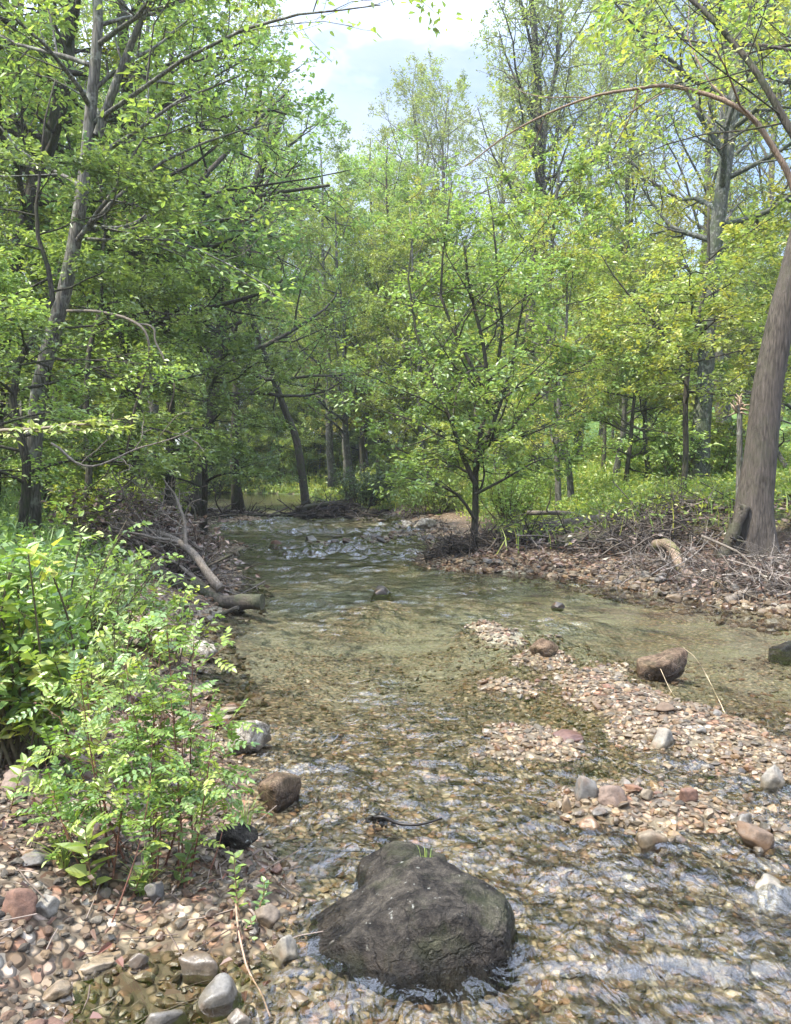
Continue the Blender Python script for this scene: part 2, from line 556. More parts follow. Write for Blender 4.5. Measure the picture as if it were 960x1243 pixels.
def land(x, y, detail=True):
    x, y = np.asarray(x, float), np.asarray(y, float)
    xl, xr = np.interp(y, YL, XL), np.interp(y, YR, XR)
    dl, dr = x - xl, xr - x
    d = np.minimum(dl, dr)
    D = np.interp(y, YD, DD)
    D = D + 0.10 * np.exp(-((x - 2.9) ** 2 / 0.8 + (y - 6.2) ** 2 / 1.6)) + 0.03 * np.exp(-((x - .2) ** 2 / 0.3 + (y - 3.0) ** 2 / 1.0))
    zin = -D * (1 - np.exp(-np.maximum(d, 0) / 0.35))
    bump = np.zeros_like(x)
    for bx, by, s, h in BAR + RIFFLE:
        w = np.exp(-((x - bx) ** 2 + (y - by) ** 2 * 0.8) / (2 * s * s))
        bump = np.maximum(bump, w * (h * .50 + 0.03 + np.interp(by, YD, DD) * 0.92))
    if detail is not None:
        Q = np.stack([x * 1.9, y * 1.9, np.zeros_like(x)], -1).reshape(-1, 3)
        bump = bump * np.clip(.95 + .52 * fbm(Q, 4).reshape(x.shape), .35, 1.08)
    zin = zin + bump
    tl = np.maximum(-dl, 0)
    nl = 0.05 * ss(tl, 0, .15) + 0.14 * ss(tl, .3, 1.2) + .25 * ss(tl, 1.2, 3)
    nl = nl - 0.13 * np.exp(-((x + .80) ** 2 / 0.15 + (y - 2.10) ** 2 / 0.055))
    fl = 0.16 * ss(tl, 0, .35) + .34 * ss(tl, .3, 1.6) + .4 * ss(tl, 1.5, 6) + 0.02 * np.minimum(tl, 60)
    zl = nl * (1 - ss(y, 3.8, 5.2)) + fl * ss(y, 3.8, 5.2)
    tr = np.maximum(-dr, 0)
    zr = 0.10 * ss(tr, 0, .35) + .16 * ss(tr, .3, 2.0) + .45 * ss(tr, 1.8, 5) + .5 * ss(tr, 4, 10) + 0.03 * np.minimum(tr, 60)
    z = np.where(d >= 0, zin, np.where(dl < 0, zl, zr))
    far = ss(y, 54, 62)
    z = z * (1 - far) + np.maximum(z, 0.6 + 0.02 * (y - 54)) * far
    z = z + 30 * ss(y, 62, 135) * ss(x, 4, 26) + 3 * ss(y, 70, 200)
    if detail:
        P = np.stack([x, y, np.zeros_like(x)], -1).reshape(-1, 3)
        n = fbm(P * 2.3, 3).reshape(x.shape)
        n2 = fbm(P * 9.0 + 5, 2).reshape(x.shape)
        out = np.where(d < 0, 1.0, 0.35)
        z = z + (n * 0.035 + n2 * 0.010) * out * np.clip(np.abs(d) * 4 + .3, 0, 1)
    return z


def lz(x, y):
    return float(land(np.array([x]), np.array([y]))[0])


def on_land(px, py, guess=0.1):
    """the point of the land seen at a pixel"""
    z = guess
    for _ in range(12):
        p = on_z(px, py, z)
        z = 0.5 * z + 0.5 * lz(p[0], p[1])
    p = on_z(px, py, z)
    return np.array([p[0], p[1], lz(p[0], p[1])])


# ground sheet
us = np.linspace(-5.6, 5.6, 560)
gx = 1.1 * np.sinh(us)
gy = np.concatenate([np.linspace(-40, 0.6, 24), 0.62 * np.exp(np.arange(0, 6.1, 0.0125))])
GX, GY = np.meshgrid(gx, gy)
GZ = land(GX, GY)
V = np.stack([GX, GY, GZ], -1).reshape(-1, 3)
ny, nx = GX.shape
idx = np.arange(ny * nx).reshape(ny, nx)
Fq = np.stack([idx[:-1, :-1], idx[:-1, 1:], idx[1:, 1:], idx[1:, :-1]], -1).reshape(-1, 4)
xlg, xrg = np.interp(GY, YL, XL), np.interp(GY, YR, XR)
dsh = np.minimum(GX - xlg, xrg - GX)
far_ = ss(GY, 52, 60)
grav = np.where(dsh > 0, 1.0, 1 - ss(-dsh, np.where(GX < 0, .6, 1.0), np.where(GX < 0, 1.6, 2.2)))
near_left = (GX < 0) * (1 - ss(GY, 3.3, 4.4)) * (1 - ss(-dsh, 1.2, 2.4))
grav = np.maximum(grav * np.where(dsh > 0, 1, 1 - ss(GY, 27, 31)), near_left) * (1 - far_)
green = np.where(GX > xrg, ss(-dsh, 1.4, 3.2) * ss(GY + .15 * GX, 11.6, 13.6), ss(-dsh, 2.5, 6) * .55)
green = np.maximum(green, np.maximum(far_, (dsh < 0) * ss(GY, 27, 31)))
algae = np.interp(GY, [0, 5, 6.5, 11, 13, 16, 28], [.15, .25, .8, .9, .5, .35, 1.0])
gb = MB()
gb.add(V, Fq, np.stack([grav, green, algae], -1).reshape(-1, 3), 0, True)


def ground_material():
    m, nt, out = new_mat('ground')
    at = nd(nt, 'ShaderNodeAttribute', attribute_name='tint')
    sep = nd(nt, 'ShaderNodeSeparateColor')
    nt.links.new(at.outputs['Color'], sep.inputs[0])
    g = nd(nt, 'ShaderNodeNewGeometry')
    vec = g.outputs['Position']
    # pebbles
    v1 = nd(nt, 'ShaderNodeTexVoronoi', i_Scale=26, i_Randomness=1.0)
    dn = noise(nt, vec, 9, 2)
    wv = nd(nt, 'ShaderNodeVectorMath', operation='MULTIPLY_ADD')
    nt.links.new(dn.outputs['Color'], wv.inputs[0])
    wv.inputs[1].default_value = (.04, .04, .04)
    nt.links.new(vec, wv.inputs[2])
    nt.links.new(wv.outputs[0], v1.inputs['Vector'])
    sc = nd(nt, 'ShaderNodeSeparateColor')
    nt.links.new(v1.outputs['Color'], sc.inputs[0])
    peb = ramp(nt, [(0.0, (0.10, 0.065, 0.04)), (0.25, (0.20, 0.15, 0.10)), (0.5, (0.30, 0.24, 0.17)), (0.62, (0.14, 0.10, 0.07)),
                    (0.8, (0.22, 0.12, 0.075)), (1.0, (0.36, 0.32, 0.26))], sc.outputs[0])
    gap = ramp(nt, [(0.35, 1.0), (0.62, 0.35)], v1.outputs['Distance'])
    peb = mix(nt, peb, gap, 1.0, 'MULTIPLY')
    # soaked and overgrown stones under water
    n5 = noise(nt, vec, 1.3, 5, 0.65)
    alg = math_n(nt, 'MULTIPLY', sep.outputs[2], ramp(nt, [(0.35, 0.15), (0.6, 1.0)], n5.outputs[0]))
    wet = wet_z(nt, 0.015, 0.03)
    peb = mix(nt, peb, (0.25, 0.265, 0.22), math_n(nt, 'MULTIPLY', math_n(nt, 'MULTIPLY', alg, wet), 0.8))
    peb = mix(nt, peb, mix(nt, peb, (0.98, 0.92, 0.8), 1.0, 'MULTIPLY'), wet)
    # soil with litter
    n1 = noise(nt, vec, 7, 6, 0.7)
    n2 = noise(nt, vec, 55, 3, 0.7)
    soil = ramp(nt, [(0.3, (0.018, 0.012, 0.008)), (0.5, (0.055, 0.038, 0.025)), (0.7, (0.13, 0.09, 0.06))], mix(nt, n1.outputs[0], n2.outputs[0], 0.45))
    n3 = noise(nt, vec, 0.5, 4, 0.6)
    grass = ramp(nt, [(0.3, (0.028, 0.055, 0.010)), (0.55, (0.06, 0.11, 0.016)), (0.75, (0.12, 0.17, 0.025))], mix(nt, n3.outputs[0], n1.outputs[0], 0.4))
    c = mix(nt, soil, grass, sep.outputs[1])
    c = mix(nt, c, peb, sep.outputs[0])
    b = nd(nt, 'ShaderNodeBsdfPrincipled', i_Roughness=0.85)
    b.inputs['Specular IOR Level'].default_value = 0.2
    nt.links.new(c, b.inputs['Base Color'])
    bp = nd(nt, 'ShaderNodeBump', i_Strength=0.8, i_Distance=0.03)
    nt.links.new(mix(nt, mix(nt, n1.outputs[0], n2.outputs[0], 0.5), gap, sep.outputs[0]), bp.inputs['Height'])
    nt.links.new(bp.outputs[0], b.inputs['Normal'])
    nt.links.new(b.outputs[0], out.inputs[0])
    return m


tag(gb.build('ground', ground_material()), kind='structure')

# ------------------------------------------------------------------ water
wy = [0.7]
while wy[-1] < 70:
    wy.append(wy[-1] + (0.03 if wy[-1] < 1.5 else max(.011, .0042 * wy[-1] if wy[-1] < 30 else .02 * wy[-1])))
wy = np.array(wy)
wx = np.concatenate([np.linspace(-30, -7.5, 40), np.linspace(-7.4, 5, 500), np.linspace(5.1, 9, 16)])
WX, WY = np.meshgrid(wx, wy)
turb = np.interp(WY, [0, 2, 3.5, 5, 6.2, 7.5, 11, 13, 15, 18, 24, 27, 30, 60], [.75, .95, 1.1, 1.0, .8, .7, .7, .85, 1.2, 1.3, 1.2, .5, .15, .1])
turb = turb * (1 - 0.55 * np.exp(-((WX - 3.0) ** 2 / 1.2 + (WY - 7.2) ** 2 / 2.5)))
turb = turb * np.clip(.75 + 1.0 * fbm(np.stack([WX * 1.1, WY * .8, 0 * WX], -1).reshape(-1, 3), 3).reshape(WX.shape), .25, 1.5)
turb = turb * ss(np.minimum(WX - np.interp(WY, YL, XL), np.interp(WY, YR, XR) - WX), -.2, .5) + .04
QW = np.stack([WX + .12 * WY, WY, np.zeros_like(WX)], -1).reshape(-1, 3)
WARP = .10 * np.c_[vnoise(QW * 2.1), vnoise(QW * 2.1 + 40), np.zeros(len(QW))]
QW = QW + WARP
wz = (.022 * (.35 + .65 * ss(QW[:, 1], 5, 9)) * vnoise(QW * [3.3, 4.2, 1]) + .012 * vnoise(QW * [7.5, 10, 1] + 9) + .0065 * vnoise(QW * [15, 20, 1] + 21)).reshape(WX.shape)
wz = wz + (.0028 * vnoise(QW * [31, 40, 1] + 33)).reshape(WX.shape) * (1 - ss(WY, 6, 9))
wz = wz * (1.08 + .5 * ss(WY, 5, 9) + 1.1 * ss(WY, 11, 15)) * turb + (.018 * vnoise(QW * [1.3, 2.2, 1] + 55)).reshape(WX.shape) * (.15 + .85 * ss(WY, 5, 8))
wz = wz * ss(WY, .7, 1.2)
# wash around the big boulder
PB = on_z(505, 1150, 0)
wb = MB()
idx = np.arange(WX.size).reshape(WX.shape)
Fq = np.stack([idx[:-1, :-1], idx[:-1, 1:], idx[1:, 1:], idx[1:, :-1]], -1).reshape(-1, 4)
zc = GZ
lw = land(WX, WY, False)
keep = (lw < 0.12)
kq = (keep[:-1, :-1] | keep[:-1, 1:] | keep[1:, 1:] | keep[1:, :-1]).reshape(-1)
wb.add(np.stack([WX, WY, wz], -1), Fq[kq], np.stack([turb] * 3, -1).reshape(-1, 3), 0, True)


def water_material():
    m, nt, out = new_mat('stream_water')
    at = nd(nt, 'ShaderNodeAttribute', attribute_name='tint')
    g = nd(nt, 'ShaderNodeNewGeometry')
    mp = nd(nt, 'ShaderNodeMapping')
    mp.inputs['Scale'].default_value = (1.0, 0.55, 1.0)
    mp.inputs['Rotation'].default_value = (0, 0, R(8))
    nt.links.new(g.outputs['Position'], mp.inputs['Vector'])
    n1 = noise(nt, mp.outputs[0], 11, 3, 0.5, 0.8)
    n2 = noise(nt, mp.outputs[0], 30, 3, 0.5, 1.2)
    n3 = noise(nt, mp.outputs[0], 3.2, 2, 0.5, 0.4)
    h = math_n(nt, 'ADD', math_n(nt, 'MULTIPLY', n1.outputs[0], 0.030), math_n(nt, 'MULTIPLY', n2.outputs[0], 0.006))
    h = math_n(nt, 'MULTIPLY', h, at.outputs['Fac'])
    h = math_n(nt, 'ADD', h, math_n(nt, 'MULTIPLY', n3.outputs[0], 0.010))
    bp = nd(nt, 'ShaderNodeBump', i_Strength=1.0, i_Distance=1.0)
    nt.links.new(h, bp.inputs['Height'])
    fr = nd(nt, 'ShaderNodeFresnel', i_IOR=1.76)
    nt.links.new(bp.outputs[0], fr.inputs['Normal'])
    tr = nd(nt, 'ShaderNodeBsdfTransparent')
    tr.inputs['Color'].default_value = (0.95, 0.97, 0.93, 1)
    gl = nd(nt, 'ShaderNodeBsdfGlossy', i_Roughness=0.04)
    nt.links.new(bp.outputs[0], gl.inputs['Normal'])
    s = nd(nt, 'ShaderNodeMixShader')
    nt.links.new(fr.outputs[0], s.inputs[0])
    nt.links.new(tr.outputs[0], s.inputs[1])
    nt.links.new(gl.outputs[0], s.inputs[2])
    nt.links.new(s.outputs[0], out.inputs[0])
    return m


tag(wb.build('water', water_material()), kind='structure')

# ------------------------------------------------------------------ camera, sky, sun
cam = bpy.data.cameras.new('camera')
cam.sensor_fit = 'VERTICAL'
cam.sensor_height = 24.0
cam.lens = 24.0 * F_PX / 1243.0
cam.clip_start, cam.clip_end = 0.05, 2000
co = bpy.data.objects.new('camera', cam)
COL.objects.link(co)
co.location = CAM
co.rotation_euler = (math.pi / 2 - PITCH, 0, 0)
scene.camera = co

SUN_DIR = unit(np.array([-0.45, -0.22, 0.86]))
sun = bpy.data.lights.new('sun', 'SUN')
sun.energy = 5.0
sun.angle = R(1.5)
sun.color = (1.0, 0.92, 0.78)
so = bpy.data.objects.new('sun', sun)
COL.objects.link(so)
from mathutils import Vector
so.rotation_euler = Vector(-SUN_DIR).to_track_quat('-Z', 'Y').to_euler()

world = bpy.data.worlds.new('World')
scene.world = world
world.use_nodes = True
nt = world.node_tree
bg = nt.nodes['Background']
sky = nt.nodes.new('ShaderNodeTexSky')
sky.sky_type = 'NISHITA'
sky.sun_disc = False
sky.sun_elevation = math.asin(SUN_DIR[2])
sky.sun_rotation = math.atan2(SUN_DIR[0], SUN_DIR[1])
sky.air_density, sky.dust_density, sky.ozone_density = 1.0, 1.5, 1.5
tc = nt.nodes.new('ShaderNodeTexCoord')
mp = nt.nodes.new('ShaderNodeMapping')
mp.inputs['Scale'].default_value = (1, 1, 1.8)
mp.inputs['Location'].default_value = (0.3, 0.2, 0.1)
nt.links.new(tc.outputs['Generated'], mp.inputs['Vector'])
cn = noise(nt, mp.outputs[0], 1.7, 6, 0.6, 0.3)
cl = ramp(nt, [(0.36, 0.0), (0.62, 1.0)], cn.outputs[0])
sz_ = nd(nt, 'ShaderNodeSeparateXYZ')
nt.links.new(tc.outputs['Generated'], sz_.inputs[0])
cn2 = noise(nt, mp.outputs[0], 4.5, 5, 0.6, 0.2)
hi = ramp(nt, [(0.44, 0.0), (0.68, 1.0)], math_n(nt, 'ADD', sz_.outputs['Z'], math_n(nt, 'MULTIPLY', math_n(nt, 'SUBTRACT', cn2.outputs[0], 0.5), 0.35)))
skyc = mix(nt, sky.outputs[0], mix(nt, (3.1, 3.4, 4.0), (25.0, 28.5, 36.5), hi), math_n(nt, 'MULTIPLY', cl, 0.85))
nt.links.new(skyc, bg.inputs['Color'])
bg.inputs['Strength'].default_value = 0.15

scene.view_settings.view_transform = 'Standard'
scene.view_settings.look = 'None'
scene.view_settings.gamma = 1
scene.view_settings.exposure = 1.15
scene.render.engine = 'CYCLES'
cy = scene.cycles
cy.max_bounces = 8
cy.diffuse_bounces = 4
cy.glossy_bounces = 2
cy.transmission_bounces = 6
cy.transparent_max_bounces = 6
cy.sample_clamp_indirect = 4
cy.sample_clamp_direct = 12
cy.caustics_reflective = False
cy.caustics_refractive = False
cy.use_denoising = True
try:
    cy.denoiser = 'OPENIMAGEDENOISE'
    cy.denoising_input_passes = 'RGB_ALBEDO_NORMAL'
    cy.denoising_prefilter = 'ACCURATE'
except Exception:
    pass

HAZE = 0.0008
if HAZE:
    hb = MB()
    x0, x1, y0, y1, z0, z1 = -165, 165, -48, 310, -4, 48
    hb.add([(x0, y0, z0), (x1, y0, z0), (x1, y1, z0), (x0, y1, z0), (x0, y0, z1), (x1, y0, z1), (x1, y1, z1), (x0, y1, z1)],
           [[3, 2, 1, 0], [4, 5, 6, 7], [0, 1, 5, 4], [1, 2, 6, 5], [2, 3, 7, 6], [3, 0, 4, 7]])
    hm, hnt, hout = new_mat('haze_air')
    pv = nd(hnt, 'ShaderNodeVolumePrincipled')
    pv.inputs['Color'].default_value = (.86, .91, 1.0, 1)
    pv.inputs['Density'].default_value = HAZE
    pv.inputs['Anisotropy'].default_value = .3
    hnt.links.new(pv.outputs[0], hout.inputs['Volume'])
    tag(hb.build('haze', hm), kind='stuff')

# ------------------------------------------------------------------ trees
# half of each goes through the leaf and half comes back
FRESH = [(.235, .335, .070), (.205, .315, .075), (.265, .35, .072), (.19, .30, .078)]
MID = [(.160, .265, .075), (.145, .245, .080), (.180, .285, .075), (.20, .30, .075)]
DEEP = [(.115, .20, .070), (.13, .215, .070), (.10, .18, .065), (.145, .24, .070)]
YELLOW = [(.32, .36, .065), (.28, .34, .062), (.36, .38, .068), (.22, .305, .062)]
GREYG = [(.20, .25, .11), (.235, .28, .11), (.175, .235, .10)]
BARKC = (.1, .08, .06)


def tree_meshes(rng, path, rad, p, bark):
    """trunk with its limbs, and a crown of twigs and leaves"""
    tr, cr = MB(), MB()
    hh = path[:, 2] - path[0, 2]
    tubes(tr, path, rad, p.get('sides', 10), lobe=p.get('lobe', 0) * np.exp(-hh / .5) + .02)
    pr, rr_ = path[None], rad[None]
    lv1 = grow(rng, pr, rr_, p['n1'], p['t0'], p.get('t1', .98), p['ang'], 12, p['len'], 7, p.get('lift', .04), p.get('wig', .16), p.get('rr1', .5), p.get('flat', 1))
    extra = p.get('limbs')
    if extra:
        kk = 7
        ep = np.array([smooth_path(q, kk) for q, _, _ in extra])
        er = np.array([np.linspace(a, b, kk) for _, a, b in extra])
        lv1 = (np.concatenate([lv1[0], ep]), np.concatenate([lv1[1], er]))
    lv2 = grow(rng, lv1[0], lv1[1], p['n2'], .2, 1, 48, 14, .5, 5, p.get('lift2', .02), .2, .55, p.get('flat', 1))
    lv3 = grow(rng, lv2[0], lv2[1], p['n3'], .15, 1, 45, 16, .5, 4, p.get('lift3', 0), .2, .6, p.get('flat', 1))
    tubes(tr, lv1[0], np.maximum(lv1[1], .006), 6, cap=False)
    tubes(tr, lv2[0], np.maximum(lv2[1], .004), 4, cap=False)
    if p.get('twigs', True):
        tubes(cr, lv3[0], np.maximum(lv3[1], .0025), 3, BARKC, 1, cap=False)
    leaf_sprays(cr, rng, lv3[0], p['nl'], p['L'], p['W'], p['cols'], flatn=p.get('flatn', 1), jitter=p.get('jit', .6), simple=p.get('simple', True), off=p.get('off', .05))
    leaf_sprays(cr, rng, lv2[0], p['nl'], p['L'], p['W'], p['cols'], t0=.5, flatn=p.get('flatn', 1), jitter=p.get('jit', .6), simple=p.get('simple', True), off=p.get('off', .05))
    return tr, cr


def make_tree(name, label, path, r0, r1, p, bark, leafm=M_LEAF, group=None, seed=0, flare=1.6, cat='tree'):
    rng = np.random.default_rng(seed + 100)
    path = np.asarray(path)
    k = len(path)
    u = np.linspace(0, 1, k)
    rad = r0 + (r1 - r0) * u ** 0.9
    hgt = path[:, 2] - path[0, 2]
    rad = rad * (1 + (flare - 1) * np.exp(-hgt / (2.2 * r0 + .02)))
    base = path[0].copy()
    t = empty(name, base, label, cat, group)
    tr, cr = tree_meshes(rng, path, rad, p, bark)
    tr.build('trunk', bark, t, base)
    cr.build('crown', [leafm, M_TWIG], t, base)
    return t


def dome(a, b, peak=.45):
    """branch length by height along the trunk: longest at the peak"""
    return lambda t: b + (a - b) * np.clip(1 - np.abs(t - peak) / np.where(t > peak, 1 - peak + .05, peak + .25), 0, 1) ** .7


def straight(h, lean=(0, 0), wob=.2, n=16, rng=RNG):
    z = np.linspace(0, 1, n)
    return smooth_path(np.c_[lean[0] * z ** 1.3, lean[1] * z ** 1.3, h * z], n, wob, rng)


P_BROAD = dict(n1=24, t0=.2, t1=.9, ang=52, len=dome(3.5, 1.5), n2=7, n3=5, nl=22, L=.105, W=.058, cols=MID, lift=.07, wig=.24, flat=.9)
P_DENSE = dict(P_BROAD, cols=DEEP, nl=21, n1=28, t0=.12)
P_BRIGHT = dict(P_BROAD, cols=FRESH, n1=24)
P_YELLOW = dict(P_BROAD, cols=YELLOW, n1=22, nl=17)
P_SLIM = dict(n1=24, t0=.25, t1=.92, ang=48, wig=.24, len=dome(2.3, 1.1), n2=6, n3=5, nl=18, L=.098, W=.055, cols=MID + FRESH, lift=.06, flat=.85)
P_UNDER = dict(n1=20, t0=.12, t1=.88, wig=.24, ang=60, len=dome(2.3, 1.0, .4), n2=6, n3=5, nl=17, L=.092, W=.05, cols=FRESH + MID, lift=.02, flat=.5, flatn=1.5)
P_FEATHER = dict(n1=30, t0=.34, ang=42, len=dome(4.6, 1.2, .5), n2=7, n3=6, nl=11, L=.115, W=.055, cols=GREYG + FRESH[:1], lift=.07, wig=.12, flat=1)

PROTO = {}
PROTO_H = {}


def proto(key, name, h, r0, p, bark, seed, lean=(0, 0), wob=.25):
    rng = np.random.default_rng(seed)
    path = straight(h, lean, wob, 16, rng)
    path = path - path[0]
    PROTO[key] = [make_tree(name, 'tree', path, r0, r0 * .12, p, bark, seed=seed), False]
    PROTO_H[key] = h + .6


proto('broad', 'broadleaf_tree', 13, .17, P_BROAD, M_BARK_GREY, 1, (.8, .3))
proto('broad2', 'broadleaf_tree', 14, .19, dict(P_BROAD, cols=MID + FRESH), M_BARK_DARK, 2, (-.9, .2))
proto('dense', 'broadleaf_tree', 12, .16, P_DENSE, M_BARK_DARK, 3, (.5, -.3))
proto('bright', 'broadleaf_tree', 13, .16, P_BRIGHT, M_BARK_GREY, 4, (-.6, .4))
proto('yellow', 'broadleaf_tree', 12, .15, P_YELLOW, M_BARK_GREY, 5, (.7, .2))
proto('slim', 'slender_tree', 15, .13, P_SLIM, M_BARK_DARK, 6, (.9, 0))
proto('slim2', 'slender_tree', 14, .11, dict(P_SLIM, cols=FRESH + YELLOW[:1]), M_BARK_GREY, 7, (-1.2, .4))
proto('under', 'understory_tree', 6, .07, P_UNDER, M_BARK_DARK, 8, (.6, .2), .3)
proto('under2', 'understory_tree', 5, .055, dict(P_UNDER, cols=FRESH + YELLOW[:2]), M_BARK_GREY, 9, (-.5, .1), .3)
proto('under3', 'understory_tree', 7, .08, dict(P_UNDER, cols=MID + DEEP[:2]), M_BARK_DARK, 10, (.3, .3), .35)
proto('feather', 'feathery_tree', 20, .24, P_FEATHER, M_BARK_GREY, 11, (.7, 0), .35)
proto('feather2', 'feathery_tree', 18, .2, dict(P_FEATHER, cols=YELLOW[:2] + GREYG, n1=26), M_BARK_DARK, 12, (-.9, 0), .4)


def top_limit(px):
    """how high (pixel row) the far woods reach against the sky at a pixel column"""
    return np.interp(px, [-300, 0, 250, 345, 400, 440, 480, 520, 560, 640, 760, 960, 1300], [20, 40, 30, 60, 95, 120, 165, 165, 200, 240, 230, 200, 150])


def place(key, x, y, scale, rz, label, group, limit=True, lim=None):
    z = lz(x, y) - .05
    if limit:
        px = CX + F_PX * x / y
        half = 2.2 * scale / y * F_PX
        rows = [top_limit(q) for q in (px - half * .6, px, px + half * .6)]
        if lim is not None:
            rows = [lim]
        row = max(rows) + RNG.uniform(0, 45)
        zmax = at_y(px, row, y)[2]
        scale = min(scale, max((zmax - z) / PROTO_H[key], .25))
    rec = PROTO[key]
    o = rec[0]
    if not rec[1]:
        rec[1] = True
        o.location = (x, y, z)
        o.rotation_euler = (0, 0, rz)
        o.scale = (scale,) * 3
        o['label'], o['group'] = label, group
        return o
    return copy_tree(o, (x, y, z), rz, scale, label, group)


KIND_WORDS = {'broad': 'mid green broadleaf tree', 'broad2': 'tall leafy broadleaf tree', 'dense': 'dark green dense broadleaf tree', 'bright': 'bright spring green broadleaf tree',
              'yellow': 'yellow green sunlit broadleaf tree', 'slim': 'slender dark stemmed tree', 'slim2': 'slender fresh green tree', 'under': 'low layered understory tree',
              'under2': 'small pale green understory tree', 'under3': 'bushy dark understory tree', 'feather': 'tall feathery tree with thin new leaves', 'feather2': 'tall yellowish feathery tree'}


def scatter(n, rng, xy, mind, taken):
    out = []
    tries = 0
    while len(out) < n and tries < 6000:
        tries += 1
        x, y = xy()
        if all((x - a) ** 2 + (y - b) ** 2 > mind * mind for a, b in taken):
            out.append((x, y))
            taken.append((x, y))
    return out


taken = []
r_ = np.random.default_rng(5)


def left_xy():
    y = 12 * (62 / 12) ** r_.random()
    x = np.interp(y, YL, XL) - 1.8 - r_.random() ** 1.2 * (y * .42)
    if y < 27:
        x = min(x, -(CX - 225) / F_PX * y)
    return x, y


def right_xy():
    y = 17 * (62 / 17) ** r_.random()
    x = np.interp(y, YR, XR) + 2.0 + r_.random() * (y * .62)
    while y > 19 and 640 < CX + F_PX * x / y < 725:
        x = np.interp(y, YR, XR) + 2.0 + r_.random() * (y * .62)
    return x, y


def far_xy():
    x, y = r_.uniform(-34, 24), r_.uniform(58, 84)
    while 640 < CX + F_PX * x / y < 725:
        x, y = r_.uniform(-34, 24), r_.uniform(58, 84)
    return x, y


for x, y in scatter(34, r_, left_xy, 2.1, taken):
    k = r_.choice(['broad', 'slim', 'slim2', 'bright', 'slim', 'slim2', 'under', 'under2', 'feather2'])
    place(k, x, y, r_.uniform(.85, 1.2), r_.uniform(0, 6.28), KIND_WORDS[k] + ' in the woods on the left bank', 'trees in the woods left of the stream')
for x, y in scatter(52, r_, right_xy, 2.1, taken):
    k = r_.choice(['bright', 'yellow', 'yellow', 'broad', 'slim2', 'under', 'under2', 'bright', 'slim', 'under2'])
    place(k, x, y, r_.uniform(.8, 1.15), r_.uniform(0, 6.28), KIND_WORDS[k] + ' in the woods on the right bank', 'trees in the woods right of the stream')
for x, y in scatter(44, r_, far_xy, 2.6, taken):
    k = r_.choice(['bright', 'broad', 'yellow', 'broad2', 'bright'])
    place(k, x, y, r_.uniform(.95, 1.3), r_.uniform(0, 6.28), KIND_WORDS[k] + ' closing the view beyond the stream bend', 'trees beyond the stream bend')
# the green wall closing the stream
for i, (px, y, k, s) in enumerate([(430, 33, 'bright', 1.2), (465, 37, 'broad2', 1.35), (405, 44, 'broad', 1.5), (520, 29, 'bright', 1.1), (365, 57, 'bright', 1.7), (310, 56, 'broad', 1.6), (255, 54, 'broad2', 1.5),
                                   (445, 50, 'broad2', 1.9), (490, 46, 'slim2', 1.5), (340, 62, 'broad2', 2.0), (545, 34, 'slim2', 1.2), (385, 60, 'yellow', 1.6), (280, 64, 'bright', 1.7), (480, 58, 'bright', 2.0)]):
    x = (px - CX) / F_PX * y
    place(k, x, y, s, i * 2.1, KIND_WORDS[k] + ' closing the view beyond the stream bend', 'trees beyond the stream bend')
for i in range(16):
    px, y = 215 + i * 17 + r_.uniform(-6, 6), r_.uniform(53, 60)
    k = ['under2', 'under', 'under3', 'under'][i % 4]
    place(k, (px - CX) / F_PX * y, y, r_.uniform(1.2, 1.8), i * 2.3, KIND_WORDS[k] + ' closing the view beyond the stream bend', 'trees beyond the stream bend')
for i, (px, y, s) in enumerate([(682, 43, 1.0), (706, 50, 1.1)]):
    place('yellow', (px - CX) / F_PX * y, y, s, i * 2.0, KIND_WORDS['yellow'] + ' in the woods on the right bank', 'trees in the woods right of the stream')
# thin-leaved tall trees against the sky on the right
for i, (px, y, s) in enumerate([(650, 32, 1.1), (545, 38, .95), (745, 36, 1.15), (840, 30, 1.0), (930, 34, 1.15), (600, 46, 1.15), (515, 42, 1.0), (700, 44, 1.2), (1010, 26, 1.0), (880, 22, .95)]):
    k = 'feather' if i % 3 != 2 else 'feather2'
    place(k, (px - CX) / F_PX * y, y, s, i * 1.7, 'tall feathery tree with thin new leaves standing above the right bank woods' if k == 'feather' else 'tall yellowish feathery tree standing above the right bank woods',
          'feathery trees against the sky', True, {545: 10, 515: 60}.get(px, -300))

for i, (px, y, s) in enumerate([(60, 24, 1.0), (180, 28, 1.05), (290, 33, 1.05), (-60, 20, .95), (120, 36, 1.2)]):
    k = 'feather' if i % 2 else 'feather2'
    place(k, (px - CX) / F_PX * y, y, s, i * 1.3, KIND_WORDS[k] + ' standing above the left bank woods', 'feathery trees above the left bank', True, -250)

# ---- trees one can point to
def hero(name, label, pix, depth, r0, r1, p, bark, seed, wob=.04, n=18, flare=1.5, base=None):
    path = path_at(pix, depth)
    if base is None:
        path[0, 2] = min(path[0, 2], lz(path[0, 0], path[0, 1]) - .05)
    path = smooth_path(path, n, wob, np.random.default_rng(seed))
    return make_tree(name, label, path, r0, r1, p, bark, seed=seed, flare=flare)


